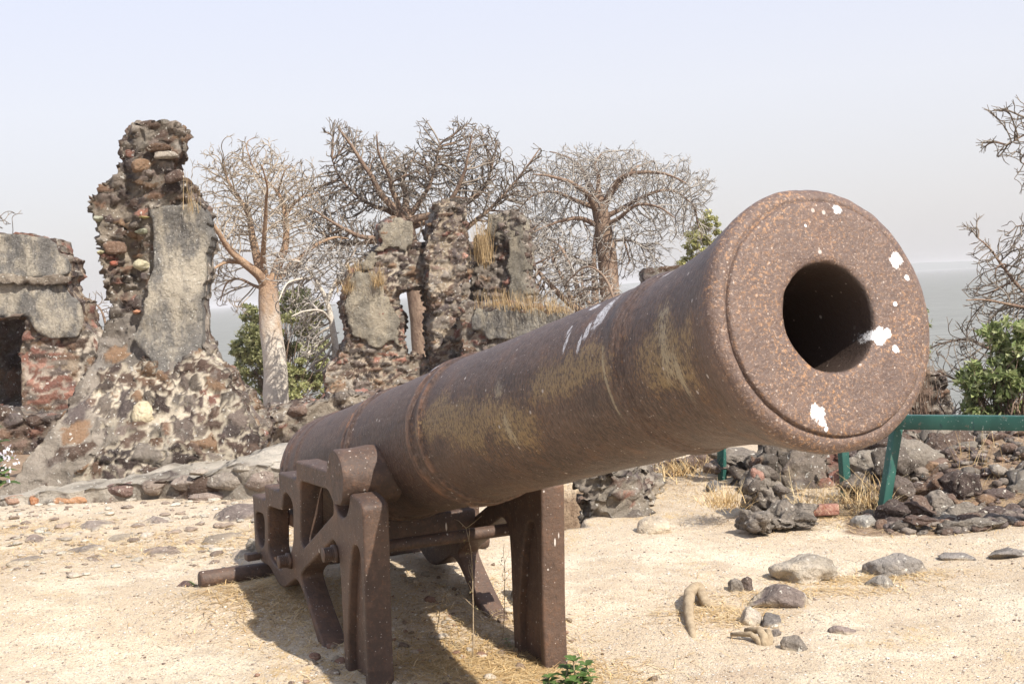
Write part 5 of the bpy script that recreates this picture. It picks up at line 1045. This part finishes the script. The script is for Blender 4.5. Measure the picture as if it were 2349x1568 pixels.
# dry grass
SC = np.array([(.52, .36, .17), (.62, .46, .24), (.44, .29, .13), (.68, .54, .32)])
def blade(acc, p, d, L, w_, rg, col, bend=.5, n=3):
    side = np.cross(d, (0, 0, 1.)); 
    if np.linalg.norm(side) < .1: side = rg.normal(size=3)
    side /= np.linalg.norm(side); P = [p]; dd = d.copy()
    for i in range(n): dd = dd+np.array([0, 0, -bend*(i+1)/n])*.5+rg.normal(size=3)*.08; dd /= np.linalg.norm(dd); P.append(P[-1]+dd*L/n)
    P = np.array(P); ww = np.linspace(w_, w_*.3, n+1)[:, None]; V = np.concatenate([P-side*ww, P+side*ww]); i = np.arange(n); acc.add(V, np.stack([i, i+1, i+n+2, i+n+1], -1), col)
def tuft(label, base, L, n, seed, w_=.002, spread=.5, rad=.05, cat='dry grass', group=None, cols=SC, wide=1.0, bend=.5):
    rg = np.random.default_rng(seed); acc = Acc(); base = np.array(base, float)
    for k in range(n):
        p = base+np.array([rg.normal()*rad*wide, rg.normal()*rad, -.01-abs(rg.normal())*L*.12]); d = np.array([rg.normal()*spread, rg.normal()*spread, 1.0]); d /= np.linalg.norm(d)
        blade(acc, p, d, L*rg.uniform(.4, 1.15), w_*rg.uniform(.6, 1.3), rg, cols[rg.integers(len(cols))]*rg.uniform(.8, 1.2), bend)
    V, F, Cc = acc.get(); return mkt('dry_grass_tuft', V, F, MAT_STR, label, cat, group, col=Cc, smooth=False)
OG = np.array([(.42, .29, .14), (.50, .36, .19), (.36, .25, .12), (.30, .22, .13)])
tuft('tall orange dry grass tuft in the notch of the grey wall fragment', at(1108, 590, YC), .75, 240, 1, .0045, .14, .08, cols=OG, bend=.1)
tuft('short orange dry grass on the left shoulder of the central ruin', at(822, 622, YC-.1), .26, 120, 2, .004, .3, .10, cols=OG)
tuft('dry grass hanging on the left plaster above the doorway', at(866, 650, YC-.3), .40, 130, 3, .004, .3, .06, cols=OG)
tuft('dry grass clump at the left edge of the central ruin', at(798, 665, YC-.3), .35, 120, 4, .004, .4, .08, cols=OG)
for k, (x, y) in enumerate([(1130, 697), (1165, 697), (1195, 703), (1225, 706), (1262, 710), (1290, 714)]): tuft('dry grass tuft on top of the wing wall, %s' % ['leftmost, against the pier', 'second from the left', 'third from the left', 'fourth from the left', 'second from the barrel', 'the one nearest the barrel'][k], at(x, y, YC-1.5), .34, 90, 10+k, .004, .25, .16, group='grass on the wing wall', cols=OG, bend=.2)
tuft('sparse dry grass stalks on the right shoulder of the tall fragment', at(443, 470, YP-.1), .28, 26, 20, .0018, .14, .03, cols=OG, bend=.15)
tuft('dry grass bush against the left side of the conglomerate block', at(1660, 1150, 7.75), .16, 260, 21, .0022, .8, .06)
tuft('large dry grass clump between the middle and nearest green posts', at(1880, 1150, 8.0), .20, 300, 22, .0018, .9, .09, wide=1.5)
tuft('dry grass behind the nearest green post', at(1990, 1150, 7.9), .26, 140, 23, .0024, .8, .08)
tuft('dry grass clump at the far end of the sandy path', at(1500, 1085, 9.2), .20, 200, 24, .0025, .8, .14)
tuft('dry grass tuft on the path edge near the farthest green post', at(1590, 1075, 9.3), .22, 160, 25, .0025, .8, .12)
tuft('tall dry grass stems beside the gnarled tree trunk', at(2270, 1110, 8.3), .40, 70, 26, .002, .3, .10)
tuft('dry grass at the foot of the right edge shrub', at(2330, 1060, 9.5), .30, 200, 27, .0025, .6, .2)
def litter(n, fn, seed, L=(.03, .10)):
    rg = np.random.default_rng(seed); acc = Acc(); P = fn(rg, n)
    for p in P:
        a_ = rg.uniform(0, 6.28); d = np.array([math.cos(a_), math.sin(a_), rg.uniform(.0, .25)]); blade(acc, p+np.array([0, 0, .004]), d/np.linalg.norm(d), rg.uniform(*L), rg.uniform(.0010, .0024), rg, SC[rg.integers(4)]*rg.uniform(.8, 1.25), .25, 2)
    return acc
def around(pts):
    def fn(rg, n):
        out = []
        for (px, py, rx, ry, w_) in pts:
            c0 = gp(px, py); k = int(n*w_); q = np.stack([c0[0]+rg.normal(size=k)*rx, c0[1]+rg.normal(size=k)*ry], -1); out.append(np.stack([q[:, 0], q[:, 1], gz(q[:, 0], q[:, 1])], -1))
        return pitok(np.concatenate(out))
    return fn
def underpts(rg, n):
    x = rg.normal(-.25, .30, n); y = rg.normal(5.15, .40, n); return np.stack([x, y, gz(x, y)], -1)
scatter('debris', 'small stones, brick bits and soil crumbs under the carriage', 420, underpts, (.004, .030), np.array([(.42, .33, .24), (.34, .20, .14), (.5, .42, .32), (.25, .18, .13), (.6, .52, .42)]), 2)
acc = litter(17000, around([(1150, 1540, .26, .14, .26), (950, 1400, .3, .3, .10), (620, 1370, .2, .15, .05), (1050, 1470, .2, .25, .06), (600, 1345, .18, .12, .05), (700, 1380, .15, .15, .04), (200, 1260, .9, .25, .16), (600, 1230, .4, .2, .08), (60, 1210, .4, .15, .06), (1650, 1410, .14, .12, .05), (1990, 1330, .25, .07, .06), (1850, 1360, .3, .06, .04), (1560, 1130, .3, .3, .05), (1900, 1180, .4, .12, .06), (1150, 1400, .15, .3, .05), (2200, 1180, .6, .35, .10), (2050, 1190, .4, .15, .06), (1850, 1130, .3, .3, .05)]), 31)
V, F, Cc = acc.get(); o = mk('dry_grass', V, F, MAT_STR, col=Cc, smooth=False); tag(o, 'straw and dry grass litter on the sand', None, kind='stuff')
# weeds and small plants
def stalk(label, base, h, seed, cols, lf=10, lean=(0, 0), leafs=.012, r0=.0022, cat='weed'):
    rg = np.random.default_rng(seed); t = thing('weed', label, cat, base); acc = Acc(); P = [np.array(base)]; d = np.array([lean[0], lean[1], 1.0]); d /= np.linalg.norm(d)
    for i in range(10): d = d+rg.normal(size=3)*.05; d /= np.linalg.norm(d); P.append(P[-1]+d*h/10)
    tube(acc, P, np.linspace(r0, r0*.5, 11), 5)
    for k in range(8):
        i = rg.integers(4, 11); dd = rg.normal(size=3)*.6+np.array([0, 0, 1]); dd /= np.linalg.norm(dd); q = P[i]; tube(acc, [q, q+dd*h*.08, q+dd*h*.14+rg.normal(size=3)*.01], [r0*.5, r0*.4, r0*.3], 4)
    V, F, _ = acc.get(); mkp('stem', V, F, MAT_RT, t); la = Acc(); pts = np.array([P[rg.integers(4, 11)]+rg.normal(size=3)*.012 for _ in range(lf)]); leaves(la, pts, leafs, rg, cols); V, F, Cc = la.get(); mkp('leaves', V, F, MAT_STR, t, col=Cc, smooth=False)
DL = np.array([(.25, .2, .1), (.3, .26, .14)])
stalk('tall dry weed stalk with seed head in front of the far carriage leg', gp(1083, 1512), .50, 1, DL, 40, (.12, .05), r0=.003)
stalk('thin dry weed right beside the inner side of the right leg', gp(1150, 1470), .34, 2, DL, 16, (.25, .1), r0=.002)
stalk('short dry weed under the barrel shadow', gp(1000, 1480), .22, 3, DL, 14, (.08, .1), r0=.002)
def plant(label, base, stems, seed, cols, L=.05, h=.10, name='plant'):
    rg = np.random.default_rng(seed); t = thing(name, label, 'plant', base); st = Acc(); la = Acc()
    for (dx, dy, hh) in stems:
        r00 = np.array(base)+np.array([0, 0, -.01]); b0 = np.array(base)+np.array([dx, dy, .0]); top = b0+np.array([rg.normal()*.012, rg.normal()*.012, hh]); tube(st, [r00, b0*.6+r00*.4+np.array([0, 0, .01]), (b0+top)/2+rg.normal(size=3)*.004, top], [.004, .004, .003, .002], 6)
        for lev in range(3):
            q = b0+(top-b0)*(1-.28*lev)
            for k in range(5):
                a_ = k*1.2566+lev*.6+rg.normal()*.2; d = np.array([math.cos(a_), math.sin(a_), .75-.2*lev]); d /= np.linalg.norm(d); side = np.cross(d, (0, 0, 1.)); side /= np.linalg.norm(side); LL = L*rg.uniform(.7, 1.1); upn = np.cross(side, d)
                ts = [0, .2, .45, .7, .88, 1]; ws = [.05, .16, .26, .28, .16, .02]; mid = [q+d*LL*t_+np.array([0, 0, -.35*LL*t_*t_]) for t_ in ts]
                V = np.concatenate([np.array([m+s_*side*w_*LL+upn*w_*LL*.25*abs(s_) for m, w_ in zip(mid, ws)]) for s_ in (-1, 0, 1)]); i = np.arange(5)
                la.add(V, np.concatenate([np.stack([i, i+1, i+7, i+6], -1), np.stack([i+6, i+7, i+13, i+12], -1)]), cols[rg.integers(len(cols))]*rg.uniform(.8, 1.2))
    V, F, _ = st.get(); mkp('stem', V, F, MAT_RT, t); V, F, Cc = la.get(); mkp('leaves', V, F, MAT_LF, t, col=Cc); return t
PG = np.array([(.10, .17, .045), (.15, .23, .07), (.08, .13, .04)])
plant('small bright green leafy plant at the foot of the right carriage leg', gp(1325, 1590), [(0, 0, .12), (-.06, .02, .08), (.05, .04, .085), (-.03, -.03, .06), (.03, -.02, .06), (-.10, .03, .06)], 5, PG, .05)
plant('tiny green herb sprouting beside the pale pit rock', gp(1510, 1215), [(0, 0, .03), (.04, 0, .025), (-.03, 0, .02)], 6, PG, .03)
plant('tiny round leaved creeper before the right carriage leg', gp(1235, 1500), [(0, 0, .04), (-.05, .03, .04), (-.1, .06, .05), (-.03, .02, .05)], 7, np.array([(.2, .25, .12)]), .02)
plant('tiny green sprout near the axle end', gp(450, 1343), [(0, 0, .02), (.02, 0, .02)], 8, PG, .018)
pl = plant('leafy plant with white flowers entering at the left edge', at(-12, 1150, 6.0), [(0, 0, .24), (-.05, .05, .3), (.03, .02, .16), (-.12, 0, .22)], 9, PG, .12)
# taller stem and flowers of that plant
fa = Acc(); rg = np.random.default_rng(8); C0 = np.array([at(10+rg.normal()*14, 1052+rg.normal()*20, 6.0) for _ in range(70)]); leaves(fa, C0, .018, rg, np.array([(.8, .78, .8), (.75, .7, .78)]), .9)
V, F, Cc = fa.get(); mkp('flowers', V, F, MAT_LF, pl, col=Cc, smooth=False)
# roots
acc = Acc(); b0 = [gp(1592, 1462), gp(1580, 1420), gp(1585, 1385), gp(1605, 1372), gp(1625, 1392), gp(1680, 1392), gp(1705, 1385)]
for k, z in enumerate([-.01, .030, .055, .05, .01, -.012, -.03]): b0[k] = b0[k]+np.array([0, 0, z])
P = np.array(b0); t = np.linspace(0, 6, 40); Q = np.stack([catmull(P[:, c], t) for c in range(3)], -1); tube(acc, Q+.006*vfbm(Q*14, 2), np.interp(t, [0, 1, 2, 3, 4, 5, 6], [.014, .022, .027, .026, .022, .016, .01]), 12)
V, F, _ = acc.get(); V = V+.002*vfbm(V*50, 2); mkt('tree_root', V, F, MAT_RT, 'pale hooked tree root arching out of the sand', 'root')
acc = Acc(); b0 = gp(1755, 1478)
for (dx, dy, z, r0) in [(0, 0, .045, .019), (.03, .0, .035, .015), (-.03, .02, .03, .013)]: tube(acc, [b0+np.array([dx*.3, -.01, -.02]), b0+np.array([dx*.8, .02, z*.6]), b0+np.array([dx*1.2-.01, .06, z]), b0+np.array([dx*2-.06, .1, z*.8])], [r0*1.2, r0, r0*.9, r0*.6], 8)
V, F, _ = acc.get(); mkt('tree_root', V+.002*vfbm(V*40, 2), F, MAT_RT, 'small knotted root stump among the cobbles', 'root')
print('objects', len(bpy.data.objects))

# ---------------------------------------------------------------- dusty air
hm = bpy.data.materials.new('dusty_air'); hm.use_nodes = True; hn = hm.node_tree
for q in list(hn.nodes):
    if q.type != 'OUTPUT_MATERIAL': hn.nodes.remove(q)
pv = hn.nodes.new('ShaderNodeVolumePrincipled'); pv.inputs['Color'].default_value = (.93, .92, .93, 1); pv.inputs['Density'].default_value = HAZE; pv.inputs['Anisotropy'].default_value = 0.0
hn.links.new(pv.outputs[0], [q for q in hn.nodes if q.type == 'OUTPUT_MATERIAL'][0].inputs['Volume'])
x0, x1, y0, y1, z0, z1 = -9600, 9600, -120, 12600, -12.5, 11
V = np.array([(x, y, z) for x in (x0, x1) for y in (y0, y1) for z in (z0, z1)])
o = mk('haze', V, np.array([[0, 1, 3, 2], [4, 6, 7, 5], [0, 4, 5, 1], [2, 3, 7, 6], [0, 2, 6, 4], [1, 5, 7, 3]]), hm, smooth=False); tag(o, 'thin dusty air over the water and the ruins', None, kind='stuff')
